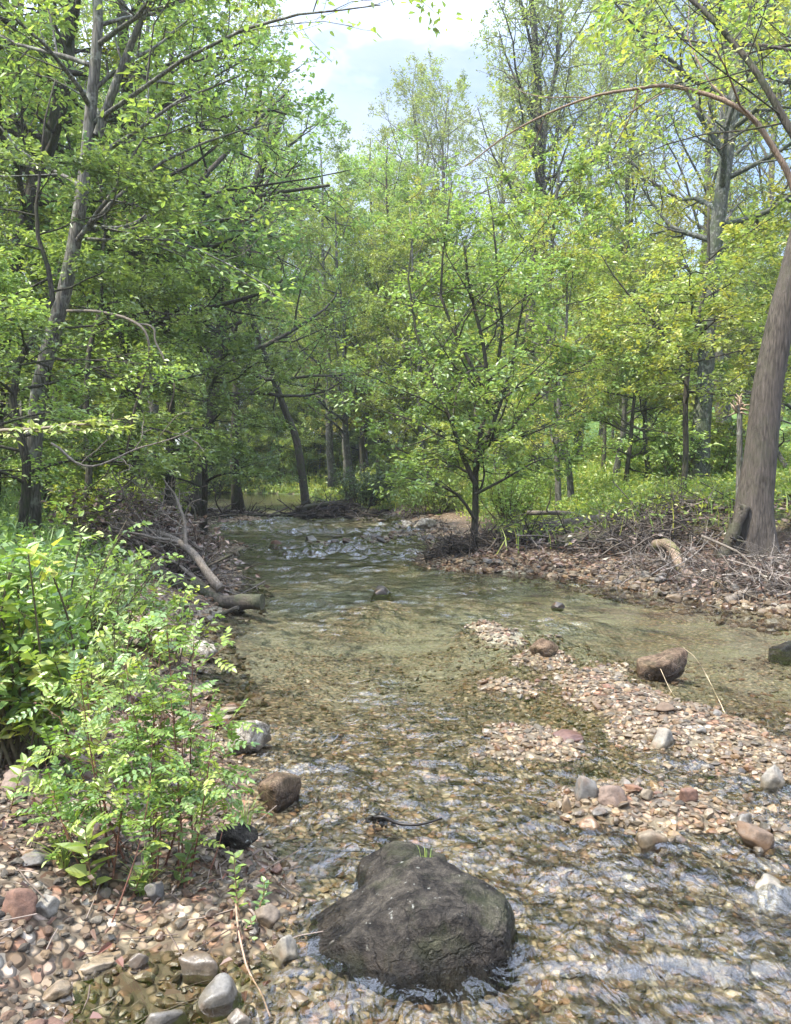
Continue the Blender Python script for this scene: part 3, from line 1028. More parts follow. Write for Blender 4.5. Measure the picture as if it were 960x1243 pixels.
lim = lambda pts, y, a, b: (path_at(pts, y), a, b)
hero('leaning_tree', 'grey barked tree on the left bank, leaning right and forking high up',
     [(32, 640), (44, 480), (84, 330), (106, 200), (118, 60), (112, -80), (100, -260)], 9.2, .105, .04,
     dict(n1=16, t0=.35, ang=55, len=dome(2.4, 1.0, .6), n2=6, n3=5, nl=9, L=.085, W=.045, cols=MID + FRESH, lift=.06, flat=.8, simple=False, sides=14,
          limbs=[lim([(118, 165), (150, 75), (178, 10), (200, -60), (230, -150)], 9.2, .06, .015), lim([(104, 290), (150, 292), (205, 291), (260, 312), (330, 350)], [9.2, 9.1, 9, 8.8, 8.6], .022, .006),
                 lim([(106, 278), (150, 232), (200, 195), (270, 165), (330, 150)], [9.2, 9.3, 9.5, 9.7, 9.9], .03, .008), lim([(112, 150), (170, 110), (250, 55), (340, 22), (400, 14), (462, 6)], [9.2, 9, 8.6, 8.2, 8.0, 7.8], .028, .004)]),
     M_BARK_GREY, 21)
hero('dark_tree', 'dark upright tree on the left bank sending a heavy limb out over the stream',
     [(155, 615), (156, 520), (158, 400), (165, 315), (160, 200), (150, 60), (140, -120)], 15, .21, .09,
     dict(n1=20, t0=.28, ang=60, len=dome(3.6, 1.4, .6), n2=8, n3=6, nl=11, L=.11, W=.062, cols=DEEP + MID, lift=.04, flat=.7, sides=12,
          limbs=[lim([(165, 320), (205, 290), (240, 262), (300, 240), (400, 225)], [15, 15.4, 16, 16.6, 17.4], .12, .03), lim([(164, 330), (200, 300), (230, 240), (270, 190), (350, 110)], [15, 15.5, 16.2, 17, 18], .10, .03)]),
     M_BARK_DARK, 22)
hero('slender_tree', 'thin dark tree just right of the dark upright tree on the left bank', [(205, 610), (206, 500), (204, 430), (200, 320), (205, 150), (210, 0)], 17.5, .12, .05,
     dict(P_SLIM, t0=.4, n1=18, cols=DEEP + MID), M_BARK_DARK, 23)
hero('leaning_tree', 'dark tree leaning right beside the upstream pool on the left bank', [(234, 606), (247, 540), (262, 470), (272, 380), (300, 250), (350, 120)], 23, .26, .1,
     dict(P_BROAD, n1=22, t0=.35, cols=MID + DEEP[:2], len=dome(4.2, 1.5, .6), nl=14), M_BARK_DARK, 24)
hero('leaning_tree', 'dark trunked tree leaning left over the log jam in mid view', [(374, 600), (362, 545), (346, 495), (312, 408), (290, 330), (278, 240)], 27, .155, .07,
     dict(P_BROAD, n1=16, t0=.66, cols=MID + FRESH[:1], len=dome(4.0, 1.5, .6), nl=14), M_BARK_DARK, 25)
hero('island_tree', 'small leafy multi-branched tree on the gravel point in the middle of the photo', [(575, 665), (577, 600), (581, 540), (588, 475), (584, 410), (572, 350), (566, 300)], 12.7, .062, .016,
     dict(n1=22, t0=.16, t1=.92, ang=58, len=dome(1.9, 1.0, .38), n2=7, n3=5, nl=10, L=.085, W=.048, cols=MID + FRESH + DEEP[3:], lift=.06, flat=.75, flatn=1.4, simple=False, wig=.26,
          limbs=[lim([(578, 590), (558, 545), (540, 490), (512, 430), (496, 350), (500, 290)], 12.6, .045, .010), lim([(580, 560), (604, 500), (622, 440), (634, 370), (650, 300)], 12.9, .04, .010),
                 lim([(587, 480), (610, 420), (604, 350), (600, 280), (590, 215)], 12.8, .035, .008), lim([(586, 470), (560, 420), (535, 360), (540, 290), (548, 225)], 12.5, .035, .008),
                 lim([(580, 540), (620, 520), (660, 470), (690, 440)], 12.5, .03, .008), lim([(577, 600), (615, 580), (650, 560), (672, 556)], 12.45, .025, .006),
                 lim([(576, 630), (555, 600), (520, 585), (490, 580)], [12.6, 12.45, 12.2, 12.0], .03, .008)]), M_BARK_DARK, 26, flare=1.9)
hero('young_tree', 'thin dark sapling forking low, left of the lichen covered trunk', [(826, 640), (830, 560), (834, 470), (842, 410), (858, 330), (862, 250)], 13, .06, .02,
     dict(P_UNDER, n1=16, t0=.35, cols=FRESH + YELLOW[:1], L=.08, W=.045, simple=False, limbs=[lim([(835, 455), (812, 415), (785, 380), (752, 345), (730, 310)], 13, .03, .008)]), M_BARK_DARK, 27)
hero('lichen_tree', 'tall tree with lichen and moss mottled bark behind the thin sapling', [(849, 600), (853, 500), (858, 420), (868, 300), (884, 180), (898, 60), (905, -80), (905, -220)], 17, .21, .09,
     dict(n1=22, t0=.42, ang=55, len=dome(3.4, 1.5, .6), n2=7, n3=5, nl=10, L=.1, W=.055, cols=YELLOW + FRESH, lift=.06, flat=.85, sides=14), M_BARK_LICHEN, 28)
hero('big_tree', 'thick brown grey trunk of the big tree at the right edge', [(914, 690), (917, 610), (930, 490), (952, 370), (980, 260), (1010, 120), (1035, -60)], 10.6, .235, .12,
     dict(n1=14, lobe=.16, t0=.76, rr1=.22, ang=60, len=dome(3.6, 1.6, .75), n2=8, n3=6, nl=9, L=.085, W=.046, cols=YELLOW + FRESH, lift=.03, flat=.8, simple=False, sides=32, wig=.14), M_BARK_BROWN, 29, flare=1.6, wob=.02, n=44)
hero('tall_tree', 'tall straight trunk rising behind the canopy right of centre', [(640, 430), (650, 280), (656, 190), (650, 60), (640, -60)], 30, .18, .08,
     dict(P_FEATHER, n1=20, t0=.3, len=dome(4.5, 1.6, .5)), M_BARK_DARK, 30, base=1)
hero('thin_tree', 'thin pale trunk bending left in the undergrowth right of the leafy island tree', [(694, 615), (688, 550), (674, 470), (668, 380), (672, 280), (680, 200)], 19, .085, .03,
     dict(P_SLIM, n1=18, t0=.4, cols=FRESH + YELLOW[:1]), M_BARK_GREY, 31)
hero('leaning_tree', 'dark leaning tree at the far left edge behind the fork of the grey tree', [(-20, 560), (5, 380), (40, 240), (72, 130), (88, 0), (95, -150)], 13, .16, .08,
     dict(P_BROAD, n1=18, t0=.3, cols=MID + FRESH, L=.11, W=.06), M_BARK_DARK, 32)

# bent saplings crossing the top right corner
bt = empty('bent_sapling', at_y(1040, 640, 8), 'bare brown sapling arching over from the right edge into the middle', 'sapling')
b0 = np.array(bt.location)
pts = smooth_path(path_at([(1040, 640), (1010, 420), (968, 250), (945, 190), (900, 132), (820, 106), (740, 112), (640, 150), (565, 202)], [8, 8, 8, 8, 8.1, 8.3, 8.5, 8.9, 9.3]), 40, .015)
pts[0, 2] = lz(pts[0, 0], pts[0, 1])
mb = MB()
tubes(mb, pts, np.linspace(.045, .006, 40), 8)
side = grow(np.random.default_rng(3), pts[None], np.linspace(.045, .006, 40)[None], 9, .45, 1, 45, 15, .16, 6, -.02, .15, .5)
tubes(mb, side[0], np.maximum(side[1], .003), 5, cap=False)
mb.build('stem', bark_material('bark_sapling', (.11, .075, .05), (.30, .22, .16), 2, bump=.3), bt, b0)
cb = MB()
s3 = grow(np.random.default_rng(4), side[0], side[1], 4, .3, 1, 45, 15, .5, 4, 0, .2, .5)
leaf_sprays(cb, np.random.default_rng(4), s3[0], 5, .07, .035, FRESH, simple=False)
cb.build('leaves', M_LEAF, bt, b0)

ob = empty('overhanging_tree', at_y(1120, 560, 7.4), 'dark branch slanting down across the top right corner', 'tree')
b0 = np.array(ob.location)
pts = smooth_path(path_at([(1120, 560), (1075, 380), (1000, 220), (962, 160), (925, 100), (885, 45), (830, -10), (770, -60)], [7.4, 7.4, 7.4, 7.5, 7.6, 7.8, 8, 8.2]), 30, .015)
pts[0, 2] = lz(pts[0, 0], pts[0, 1]) - .03
mb, cb = MB(), MB()
rd = np.linspace(.055, .014, 30)
tubes(mb, pts, rd, 8)
rg = np.random.default_rng(8)
l1 = grow(rg, pts[None], rd[None], 12, .35, 1, 60, 14, 1.4 / 6, 6, .02, .16, .32)
l2 = grow(rg, l1[0], l1[1], 6, .2, 1, 48, 14, .5, 5, 0, .2, .55)
l3 = grow(rg, l2[0], l2[1], 4, .2, 1, 45, 14, .5, 4, -.02, .2, .6)
tubes(mb, l1[0], np.maximum(l1[1], .004), 5, cap=False)
tubes(mb, l2[0], np.maximum(l2[1], .0025), 4, cap=False)
leaf_sprays(cb, rg, l3[0], 6, .075, .038, YELLOW + FRESH, simple=False, flatn=.8)
mb.build('trunk', M_BARK_DARK, ob, b0)
cb.build('crown', M_LEAF, ob, b0)

sg = empty('broken_snag', on_land(896, 665), 'thin dead snag with a splintered pale top left of the big trunk', 'snag')
b0 = np.array(sg.location)
mb = MB()
yb = b0[1]
pts = smooth_path(np.vstack([b0 - [0, 0, .05], path_at([(897, 600), (898, 520), (897, 492)], yb)]), 12, .01)
tubes(mb, pts, np.linspace(.05, .036, 12), 8)
mb.build('stem', M_BARK_GREY, sg, b0)
mb = MB()
tp = pts[-1]
for i in range(16):
    d = np.array([RNG.normal(0, .5), RNG.normal(0, .3), RNG.uniform(-.3, 1)])
    s0 = tp + np.array([RNG.normal(0, .03), RNG.normal(0, .03), RNG.uniform(-.12, .03)])
    q = s0 + unit(d) * RNG.uniform(.07, .2)
    tubes(mb, np.stack([s0, (s0 + q) / 2 + RNG.normal(0, .012, 3), q]), np.array([.018, .012, .003]), 5)
mb.build('splinters', plain_material('splinter_wood', (.34, .25, .17)), sg, b0)

# ------------------------------------------------------------------ stones
def icosphere(sub):
    import bmesh
    bm = bmesh.new()
    bmesh.ops.create_icosphere(bm, subdivisions=sub, radius=1)
    v = np.array([q.co[:] for q in bm.verts])
    f = np.array([[q.index for q in p.verts] for p in bm.faces])
    bm.free()
    return unit(v), f


def facet(dirs, normals, dist, power=14):
    d = np.maximum(dirs @ np.asarray(normals).T, 0) / np.asarray(dist)[None]
    r = np.sum(d ** power, 1) ** (-1 / power)
    return dirs * r[:, None]


def stone_shape(rng, dirs, planes=12, power=14, rough=.0):
    n = unit(rng.normal(size=(planes, 3)))
    n = np.vstack([n, unit(-n + rng.normal(0, .35, n.shape))])
    d = rng.uniform(.5, 1.0, len(n))
    v = facet(dirs, n, d, power)
    ln = np.linalg.norm(v, axis=1, keepdims=True)
    v = v / ln * np.minimum(ln, 1.15)
    if rough:
        v = v * (1 + rough * fbm(v * 2.6 + rng.random(3) * 50, 4)[:, None])
    v = v - (v.max(0) + v.min(0)) / 2
    return v / ((v.max(0) - v.min(0)) / 2)


STONE_COLS = np.array([.46, .435, .385]) * np.array([(.30, .25, .18), (.24, .20, .15), (.32, .28, .22), (.20, .165, .125), (.27, .195, .125), (.24, .145, .085), (.25, .155, .10), (.17, .15, .125),
                       (.42, .38, .32), (.12, .10, .08), (.33, .25, .155), (.21, .185, .15), (.22, .19, .155), (.30, .215, .135)])
D1, F1 = icosphere(1)
D2, F2 = icosphere(2)
rg = np.random.default_rng(77)
T1 = np.array([stone_shape(rg, D1, 7, 24) for _ in range(24)])
T2 = np.array([stone_shape(rg, D2, 7, 30, .05) for _ in range(24)])


def pebbles(mb, rng, x, y, size, templ, faces, sink=.3, dark=1.0, pal=STONE_COLS, flat=(.35, .75)):
    n = len(x)
    z = land(x, y)
    t = templ[rng.integers(0, len(templ), n)]
    sc = np.stack([size * rng.uniform(.75, 1.3, n), size * rng.uniform(.6, 1.0, n), size * rng.uniform(flat[0], flat[1], n)], 1) * .5
    v = t * sc[:, None, :]
    a = rng.uniform(0, 6.283, n)
    tl = rng.normal(0, .3, n)
    cx, sx = np.cos(tl)[:, None], np.sin(tl)[:, None]
    yy, zz = v[..., 1] * cx - v[..., 2] * sx, v[..., 1] * sx + v[..., 2] * cx
    ca, sa = np.cos(a)[:, None], np.sin(a)[:, None]
    w = np.stack([v[..., 0] * ca - yy * sa + x[:, None], v[..., 0] * sa + yy * ca + y[:, None], zz + (z + sc[:, 2] * (1 - 2 * sink))[:, None]], -1)
    nv = templ.shape[1]
    c = pal[rng.integers(0, len(pal), n)] * rng.uniform(.5, 1.35, (n, 1)) * dark
    F = (np.arange(n)[:, None, None] * nv + faces[None]).reshape(-1, 3)
    mb.add(w, F, np.repeat(c, nv, 0), 0, False)


def zone(rng, n, xr, yr, keep=None):
    """points spread evenly in the picture rather than on the ground (more near the eye)"""
    y = yr[0] * (yr[1] / yr[0]) ** rng.random(n * 3)
    x = rng.uniform(xr[0], xr[1], n * 3)
    if keep is not None:
        k = keep(x, y)
        x, y = x[k], y[k]
    return x[:n], y[:n]


gm = MB()
rg = np.random.default_rng(78)
inch = lambda x, y: np.minimum(x - np.interp(y, YL, XL), np.interp(y, YR, XR) - x)
sz = lambda n, lo, hi: lo * (hi / lo) ** (rg.random(n) ** 1.6)
# left cobble shore in the foreground
x, y = zone(rg, 3600, (-2.4, -.25), (1.75, 4.6), lambda x, y: (inch(x, y) < .03) & (rg.random(len(x)) < np.clip(1.5 - (-inch(x, y)) * .55, .15, 1)))
pebbles(gm, rg, x, y, sz(len(x), .012, .05), T2, F2, dark=.68)
# the bed of the near stream
x, y = zone(rg, 9500, (-1.3, 3.8), (1.7, 7.0), lambda x, y: inch(x, y) > -.02)
pebbles(gm, rg, x, y, sz(len(x), .018, .06), T1, F1, .42, flat=(.3, .55))
# bars and riffles that break the surface
x, y = zone(rg, 30000, (.4, 3.6), (2.6, 7.6))
k = land(x, y, False) > -.05
x, y = x[k][:6400], y[k][:6400]
pebbles(gm, rg, x, y, sz(len(x), .016, .062), T2, F2, .3)
x, y = zone(rg, 30000, (.3, 4.2), (9.6, 14.5))
k = (land(x, y, False) > -.05) & (inch(x, y) > -1.0)
x, y = x[k][:3400], y[k][:3400]
pebbles(gm, rg, x, y, sz(len(x), .035, .11), T1, F1, .3, pal=STONE_COLS[[0, 1, 4, 5, 6, 10, 13, 2]])
x, y = zone(rg, 9000, (1.8, 4.8), (7.6, 11.5))
k = (np.abs(inch(x, y) + .15) < .55)
x, y = x[k][:1100], y[k][:1100]
pebbles(gm, rg, x, y, sz(len(x), .04, .15), T2, F2, .3)
x, y = zone(rg, 20000, (-6.5, 1.4), (13.5, 27))
k = (land(x, y, False) > -.04) & (inch(x, y) > -.7)
x, y = x[k][:1500], y[k][:1500]
pebbles(gm, rg, x, y, sz(len(x), .05, .2), T1, F1, .35, .8)
x, y = zone(rg, 6000, (-4.2, -.8), (4.4, 13))
k = (np.abs(inch(x, y)) < .4)
x, y = x[k][:1200], y[k][:1200]
pebbles(gm, rg, x, y, sz(len(x), .03, .12), T1, F1, .35, .75)
tag(gm.build('gravel', M_GRAVEL), kind='stuff')

# single stones
D4, F4 = icosphere(4)
rg = np.random.default_rng(90)
ST_MESH = []
for i in range(14):
    mb = MB()
    mb.add(stone_shape(rg, D4, 6 + i % 4, 22 + 9 * (i % 4), .07), F4, smooth=True)
    o = mb.build('stone', M_STONE)
    ST_MESH.append(o.data)
    bpy.data.objects.remove(o)
for me in ST_MESH:
    me.name = 'stone'


def stone(name, loc, dims, col, rz, label, group=None, sink=.3, tilt=(0, 0), mesh=None, mat=None):
    me = ST_MESH[RNG.integers(len(ST_MESH))] if mesh is None else ST_MESH[mesh]
    o = bpy.data.objects.new(name, me)
    COL.objects.link(o)
    h = dims[2]
    o.location = (loc[0], loc[1], loc[2] + h * (.5 - sink))
    o.scale = (dims[0] / 2, dims[1] / 2, h / 2)
    o.rotation_euler = (tilt[0], tilt[1], rz)
    o.color = (*(np.array(col) * .84), 1)
    if mat is not None:
        o.material_slots[0].link = 'OBJECT'
        o.material_slots[0].material = mat
    return tag(o, label, 'stone', group)


def rock_at(px, py, wpx, hpx, col, label, mesh=0, rz=0.0, mat=None, sink=.25, deep=.75, name='rock', tilt=(0, 0)):
    """px, py: middle of the foot line in the photo"""
    p = on_land(px, py, 0.0)
    if p[2] < -.01:
        q = on_z(px, py, -.01)
        p = np.array([q[0], q[1], lz(q[0], q[1])])
    s = p[1] / F_PX
    w, h = wpx * s, hpx * s * .95
    water = max(0.0, -p[2])
    H = (h + water) / (1 - sink)
    if water > .5 * h:
        w = max(w, H * 1.1)
    return stone(name, (p[0], p[1] + w * deep * .4, p[2]), (w, w * deep, H), col, rz, label, None, sink, tilt, mesh, mat)


PALE, TAN, GREY, RED, BROWN, DARK = (.20, .183, .15), (.165, .13, .087), (.125, .117, .104), (.135, .072, .047), (.115, .078, .05), (.04, .034, .028)
rock_at(297, 916, 64, 40, PALE, 'rough pale cream rock in the shallows beside the leafy shrub', 3, .4, M_PALE_ROCK, deep=.8)
rock_at(333, 978, 62, 36, BROWN, 'wet brown green rock poking out below the leafy shrub', 5, 1.0, M_BROWN_ROCK)
rock_at(284, 1034, 54, 30, DARK, 'black wet rock under the right side of the leafy shrub', 2, .3, M_BOULDER)
rock_at(815, 820, 92, 25, BROWN, 'brown angular rock standing in the right channel with dry stems against it', 7, .3, M_BROWN_ROCK, deep=.7)
rock_at(662, 798, 34, 22, BROWN, 'rounded brown rock at the upstream end of the gravel bar', 9, .1, M_BROWN_ROCK)
rock_at(812, 866, 32, 12, BROWN, 'small flat brown rock below the angular rock on the gravel bar', 4, .2)
rock_at(692, 901, 40, 10, (.10, .05, .036), 'flat dark red stone on the left edge of the gravel bar', 6, .1)
rock_at(806, 908, 30, 24, PALE, 'upright pale white stone in the middle of the gravel bar', 8, .8)
rock_at(716, 970, 34, 28, GREY, 'grey angular rock in the row at the near end of the bar', 1, .4)
rock_at(745, 978, 38, 22, (.15, .105, .078), 'pinkish brown block beside the grey angular rock', 10, .2)
rock_at(688, 986, 13, 20, (.2, .15, .1), 'small upright tan stone at the left end of the row', 11, .2)
rock_at(838, 976, 22, 18, RED, 'reddish stone in the row at the near end of the bar', 12, .6)
rock_at(786, 972, 20, 14, TAN, 'small tan stone between the pink block and the red stone', 13, .3)
rock_at(922, 1034, 48, 24, BROWN, 'tilted brown slab at the near right end of the gravel bar', 0, -.3, tilt=(0, .25))
rock_at(942, 962, 30, 30, PALE, 'pale grey stone at the right edge of the photo', 2, .5)
rock_at(905, 1005, 34, 14, GREY, 'pale grey flat stone just above the tilted brown slab', 3, .2)
rock_at(792, 1032, 24, 20, TAN, 'tan stone at the near tip of the gravel bar', 5, .2)
rock_at(722, 1010, 34, 12, (.19, .125, .08), 'orange tan flat stone in the mossy shallows of the bar', 4, -.4)
rock_at(950, 1092, 34, 16, PALE, 'whitish stone in the water at the right edge below the bar', 6, .2)
rock_at(956, 790, 24, 8, DARK, 'black wet rock at the right edge of the right channel', 7, .1, M_BOULDER)
rock_at(228, 800, 64, 20, GREY, 'long grey slab lying at the left waterline behind the shrub', 8, .15, M_PALE_ROCK, tilt=(.1, .1))
rock_at(172, 790, 44, 18, PALE, 'pale rock behind the shrub on the left bank', 9, .4, M_PALE_ROCK)
rock_at(16, 1118, 46, 36, RED, 'rounded reddish cobble at the left edge beside a small grey one', 10, .2)
rock_at(54, 1114, 28, 26, PALE, 'small rounded pale grey cobble beside the reddish cobble', 9, .7)
rock_at(262, 1226, 22, 24, (.13, .123, .11), 'upright mottled black and white stone on the near shore', 11, .5, tilt=(.1, .35))
rock_at(288, 1250, 32, 14, GREY, 'smooth grey cobble in front of the mottled stone', 9, .1)
rock_at(166, 1178, 25, 17, GREY, 'rounded grey stone in the gravel of the near shore', 13, .3)
rock_at(345, 1170, 36, 28, PALE, 'pale grey slab tilted into the water on the near shore', 1, -.6, tilt=(.1, .5))
rock_at(238, 1185, 32, 14, (.12, .10, .08), 'brown broken rock behind the mottled stone', 12, .3)
rock_at(190, 1252, 66, 15, GREY, 'broad flat grey slab at the bottom edge of the photo', 3, .1)
rock_at(186, 1096, 24, 24, GREY, 'upright grey stone at the foot of the leafy shrub', 0, .7)
rock_at(322, 1128, 34, 28, (.14, .11, .08), 'brown rock beside the little green sprig', 2, .2)
rock_at(40, 1055, 44, 18, GREY, 'flat grey stone high on the left shore', 4, .2)
rock_at(20, 960, 46, 26, (.2, .15, .12), 'dull brown rock under the bright shrub', 6, .2)
rock_at(85, 1045, 34, 16, TAN, 'tan stone in the litter left of the big leaved weed', 7, .2)
rock_at(62, 1215, 40, 16, TAN, 'flat tan stone lying in the shore puddle', 8, .5)
rock_at(112, 1180, 44, 10, (.24, .2, .15), 'low brown stone in the shore puddle', 5, .5)
rock_at(516, 642, 34, 14, TAN, 'larger tan rock on the far point upstream of the island tree', 3, .2, M_PALE_ROCK)
rock_at(496, 642, 20, 11, TAN, 'smaller tan rock left of the larger one on the far point', 6, .7, M_PALE_ROCK)
rock_at(333, 663, 16, 7, RED, 'reddish rock in the riffle below the log jam', 10, 0)
rock_at(463, 720, 9, 7, DARK, 'lone dark stone in the middle of the calm pool', 11, .3)
rock_at(678, 737, 12, 5, DARK, 'dark stone in the channel above the gravel bar', 9, .3)
rock_at(430, 1045, 1, 1, DARK, 'x', 0) if False else None

# cobbles nothing tells apart, by place
sets = [
    (40, 'medium {c} cobble among the gravel of the left shore', 'cobbles on the left shore', (-1.9, -.28), (1.8, 3.7), .038, .085, lambda x, y: inch(x, y) < 0.02),
    (84, '{c} stone lying on the gravel bar in the stream', 'stones on the gravel bar', (.6, 2.9), (2.9, 7.0), .045, .10, lambda x, y: land(x, y, False) > -.02),
    (40, '{c} stone in the shallow water of the near stream', 'stones in the near shallows', (-.6, 3.0), (2.0, 6.0), .05, .10, lambda x, y: (land(x, y, False) < -.03) & (inch(x, y) > .1)),
    (44, 'dark {c} stone breaking the water of the far riffle', 'stones in the far riffle', (-4.6, 1.2), (13.8, 24.5), .14, .34, lambda x, y: (land(x, y, False) > -.07) & (inch(x, y) > 0)),
    (34, '{c} stone at the foot of the right bank driftwood', 'stones along the right bank', (1.2, 4.6), (7.8, 12.5), .12, .26, lambda x, y: np.abs(inch(x, y) + .1) < .45),
]
for n, lab, grp, xr_, yr_, lo, hi, kp in sets:
    x, y = zone(rg, n * 30, xr_, yr_, kp)
    for i in range(min(n, len(x))):
        cname, col = [('grey', GREY), ('tan', TAN), ('reddish', RED), ('pale', PALE), ('brown', BROWN), ('grey', (.10, .092, .08)), ('tan', (.155, .118, .078))][rg.integers(7)]
        col = np.array(col) * rg.uniform(.75, 1.15) * (.6 if 'dark' in lab else 1)
        s = lo * (hi / lo) ** (rg.random() ** 1.7)
        stone('cobble', (x[i], y[i], lz(x[i], y[i])), (s, s * rg.uniform(.6, .9), s * rg.uniform(.4, .7)), col, rg.uniform(0, 6.28), lab.format(c=cname), grp + ', ' + cname, rg.uniform(.2, .35), (rg.normal(0, .2), rg.normal(0, .2)))

# the big boulder and the smaller one behind it
def shaped_boulder(name, label, pc, half, normals, dist, power, seed, mat, rough=.05, rz=0.0):
    dirs, f = icosphere(6)
    v = facet(dirs, unit(np.array(normals, float)), dist, power)
    q = v * 2.2 + seed * 7.7
    v = v * (1 + rough * fbm(q, 6, .55) - .5 * rough * (1 - np.abs(fbm(q * 2.3 + 5, 3))) ** 3 + .45 * rough * np.abs(fbm(q * 4.1, 4, .6)))[:, None]
    v = v * np.array(half)
    c, s = math.cos(rz), math.sin(rz)
    v = np.c_[v[:, 0] * c - v[:, 1] * s, v[:, 0] * s + v[:, 1] * c, v[:, 2]]
    mb = MB()
    mb.add(v, f, smooth=True)
    o = mb.build(name, mat)
    o.location = pc
    return tag(o, label, 'boulder')


q0, q1 = on_z(378, 1138, 0), on_z(625, 1138, 0)
bw = (q1[0] - q0[0])
bc = np.array([(q0[0] + q1[0]) / 2, q0[1] + .03, -.02])
shaped_boulder('boulder', 'big dark grey boulder with a steep right side in the foreground water', bc, (bw * .5, bw * .38, .222),
               [(-.57, -.03, .82), (-.35, -.4, .85), (.04, -.1, 1), (.5, .0, .87), (1, -.16, .10), (.25, -1, .38), (-.5, -.8, .45), (-1, .1, .1), (0, 1, .25), (.6, .7, .3), (-.6, .7, .4), (0, 0, -1), (.8, -.65, .2), (.5, -.5, .7), (-.1, -.85, .55)],
               [.62, .70, .74, .92, .97, .82, .80, 1.1, .9, .95, .9, .6, .98, .93, .80], 80, 1, M_BOULDER, .034)
q0, q1 = on_z(442, 1075, .0), on_z(550, 1075, .0)
b2 = np.array([(q0[0] + q1[0]) / 2 - .015, q0[1] + .005, -.02])
shaped_boulder('boulder', 'smaller dark rounded boulder tucked behind the big one', b2, ((q1[0] - q0[0]) * .54, .13, .158),
               [(-.6, -.1, .8), (0, -.1, 1), (.4, 0, .9), (1, 0, .1), (0, -1, .4), (-1, 0, .2), (0, 1, .3), (0, 0, -1), (.7, -.6, .3)], [.78, .80, .84, .95, .9, 1, .9, .6, .95], 60, 2, M_BOULDER, .036)

M_LOG = bark_material('log_wood', (0.02, 0.017, 0.013), (0.10, 0.085, 0.066), .8, 0.3, stretch=.8, vor_w=.85)
# ------------------------------------------------------------------ driftwood
def log(name, label, pts, r0, r1, mat, n=16, sides=10, wob=.02, cat='log', group=None, knots=0, branches=0, seed=0):
    rg = np.random.default_rng(seed + 300)
    p = smooth_path(pts, n, wob, rg)
    if r0 > .03 and cat == 'log':
        p[:, 2] = np.maximum(p[:, 2], np.maximum(land(p[:, 0], p[:, 1]), -.05) + .55 * r1)
    rad = np.linspace(r0, r1, n) * (1 + .12 * vnoise(np.c_[np.arange(n) * .9 + seed * 7.1, np.zeros(n), np.zeros(n)]))
    mb = MB()
    tubes(mb, p, rad, sides)
    if branches:
        b = grow(rg, p[None], rad[None], branches, .15, .98, 50, 18, .38, 7, .01, .22, .55)
        b2 = grow(rg, b[0], b[1], 4, .2, 1, 48, 16, .5, 5, 0, .22, .6)
        tubes(mb, b[0], np.maximum(b[1], .004), 5, cap=False)
        tubes(mb, b2[0], np.maximum(b2[1], .0025), 4, cap=False)
    o = mb.build(name, mat, None, p[0])
    return tag(o, label, cat, group)


def tangle(name, label, spots, n, seed, length=(.3, 1.1), rad=(.004, .014), cols=((.10, .085, .07), (.17, .145, .125), (.06, .05, .04), (.22, .195, .17)), pitch=.35, litter=0, height=.5):
    """a heap of driftwood twigs nobody could count; spots: (x, y, spread, height)"""
    rg = np.random.default_rng(seed)
    mb = MB()
    k = 7
    sp = np.array(spots)
    w = sp[:, 2] * sp[:, 3]
    ii = rg.choice(len(sp), n, p=w / w.sum())
    x, y = sp[ii, 0] + rg.normal(0, 1, n) * sp[ii, 2], sp[ii, 1] + rg.normal(0, 1, n) * sp[ii, 2] * .8
    fall = np.exp(-((x - sp[ii, 0]) ** 2 + (y - sp[ii, 1]) ** 2) / (2 * sp[ii, 2] ** 2))
    z = land(x, y, False) + rg.random(n) * sp[ii, 3] * fall
    z = np.maximum(z, .01)
    a = rg.uniform(0, 6.283, n)
    e = rg.normal(.05, pitch, n)
    d = np.stack([np.cos(a) * np.cos(e), np.sin(a) * np.cos(e), np.sin(e)], 1)
    ln = length[0] * (length[1] / length[0]) ** rg.random(n)
    pts = np.empty((n, k, 3))
    pts[:, 0] = np.stack([x, y, z], 1) - d * ln[:, None] * .5
    cur = d
    for j in range(1, k):
        cur = unit(cur + rg.normal(0, .16, (n, 3)))
        pts[:, j] = pts[:, j - 1] + cur * (ln / (k - 1))[:, None]
    pts[..., 2] = np.maximum(pts[..., 2], land(pts[..., 0], pts[..., 1], False) + .004)
    r0 = rad[0] * (rad[1] / rad[0]) ** rg.random(n)
    r = r0[:, None] * np.linspace(1, .4, k)[None]
    cl = np.array(cols)[rg.integers(0, len(cols), n)] * rg.uniform(.7, 1.3, (n, 1))
    tubes(mb, pts, r, 5, cl, 0, cap=False)
    ch = grow(rg, pts, r, 3, .25, 1, 45, 15, .5, 5, 0, .2, .6)
    tubes(mb, ch[0], np.maximum(ch[1], .002), 4, np.repeat(cl, 3, 0), 0, cap=False)
    if litter:
        ii = rg.choice(len(sp), litter, p=w / w.sum())
        x, y = sp[ii, 0] + rg.normal(0, 1, litter) * sp[ii, 2], sp[ii, 1] + rg.normal(0, 1, litter) * sp[ii, 2] * .7
        z = np.maximum(land(x, y, False), 0) + .02 + rg.random(litter) * sp[ii, 3] * .7
        c = np.array([(.15, .10, .075), (.20, .15, .115), (.09, .06, .045), (.25, .20, .17)])[rg.integers(0, 4, litter)] * rg.uniform(.6, 1.2, (litter, 1))
        D = rg.normal(0, 1, (litter, 3)) * [1, 1, .4]
        N = np.array([0, 0, 1]) + rg.normal(0, .6, (litter, 3))
        leaves(mb, np.stack([x, y, z], 1), D, N, .09, .055, c, 1, simple=True)
    return tag(mb.build(name, [M_TWIG, M_LITTER]), label, 'driftwood', kind='stuff')


def G(px, py):
    p = on_land(px, py)
    return p


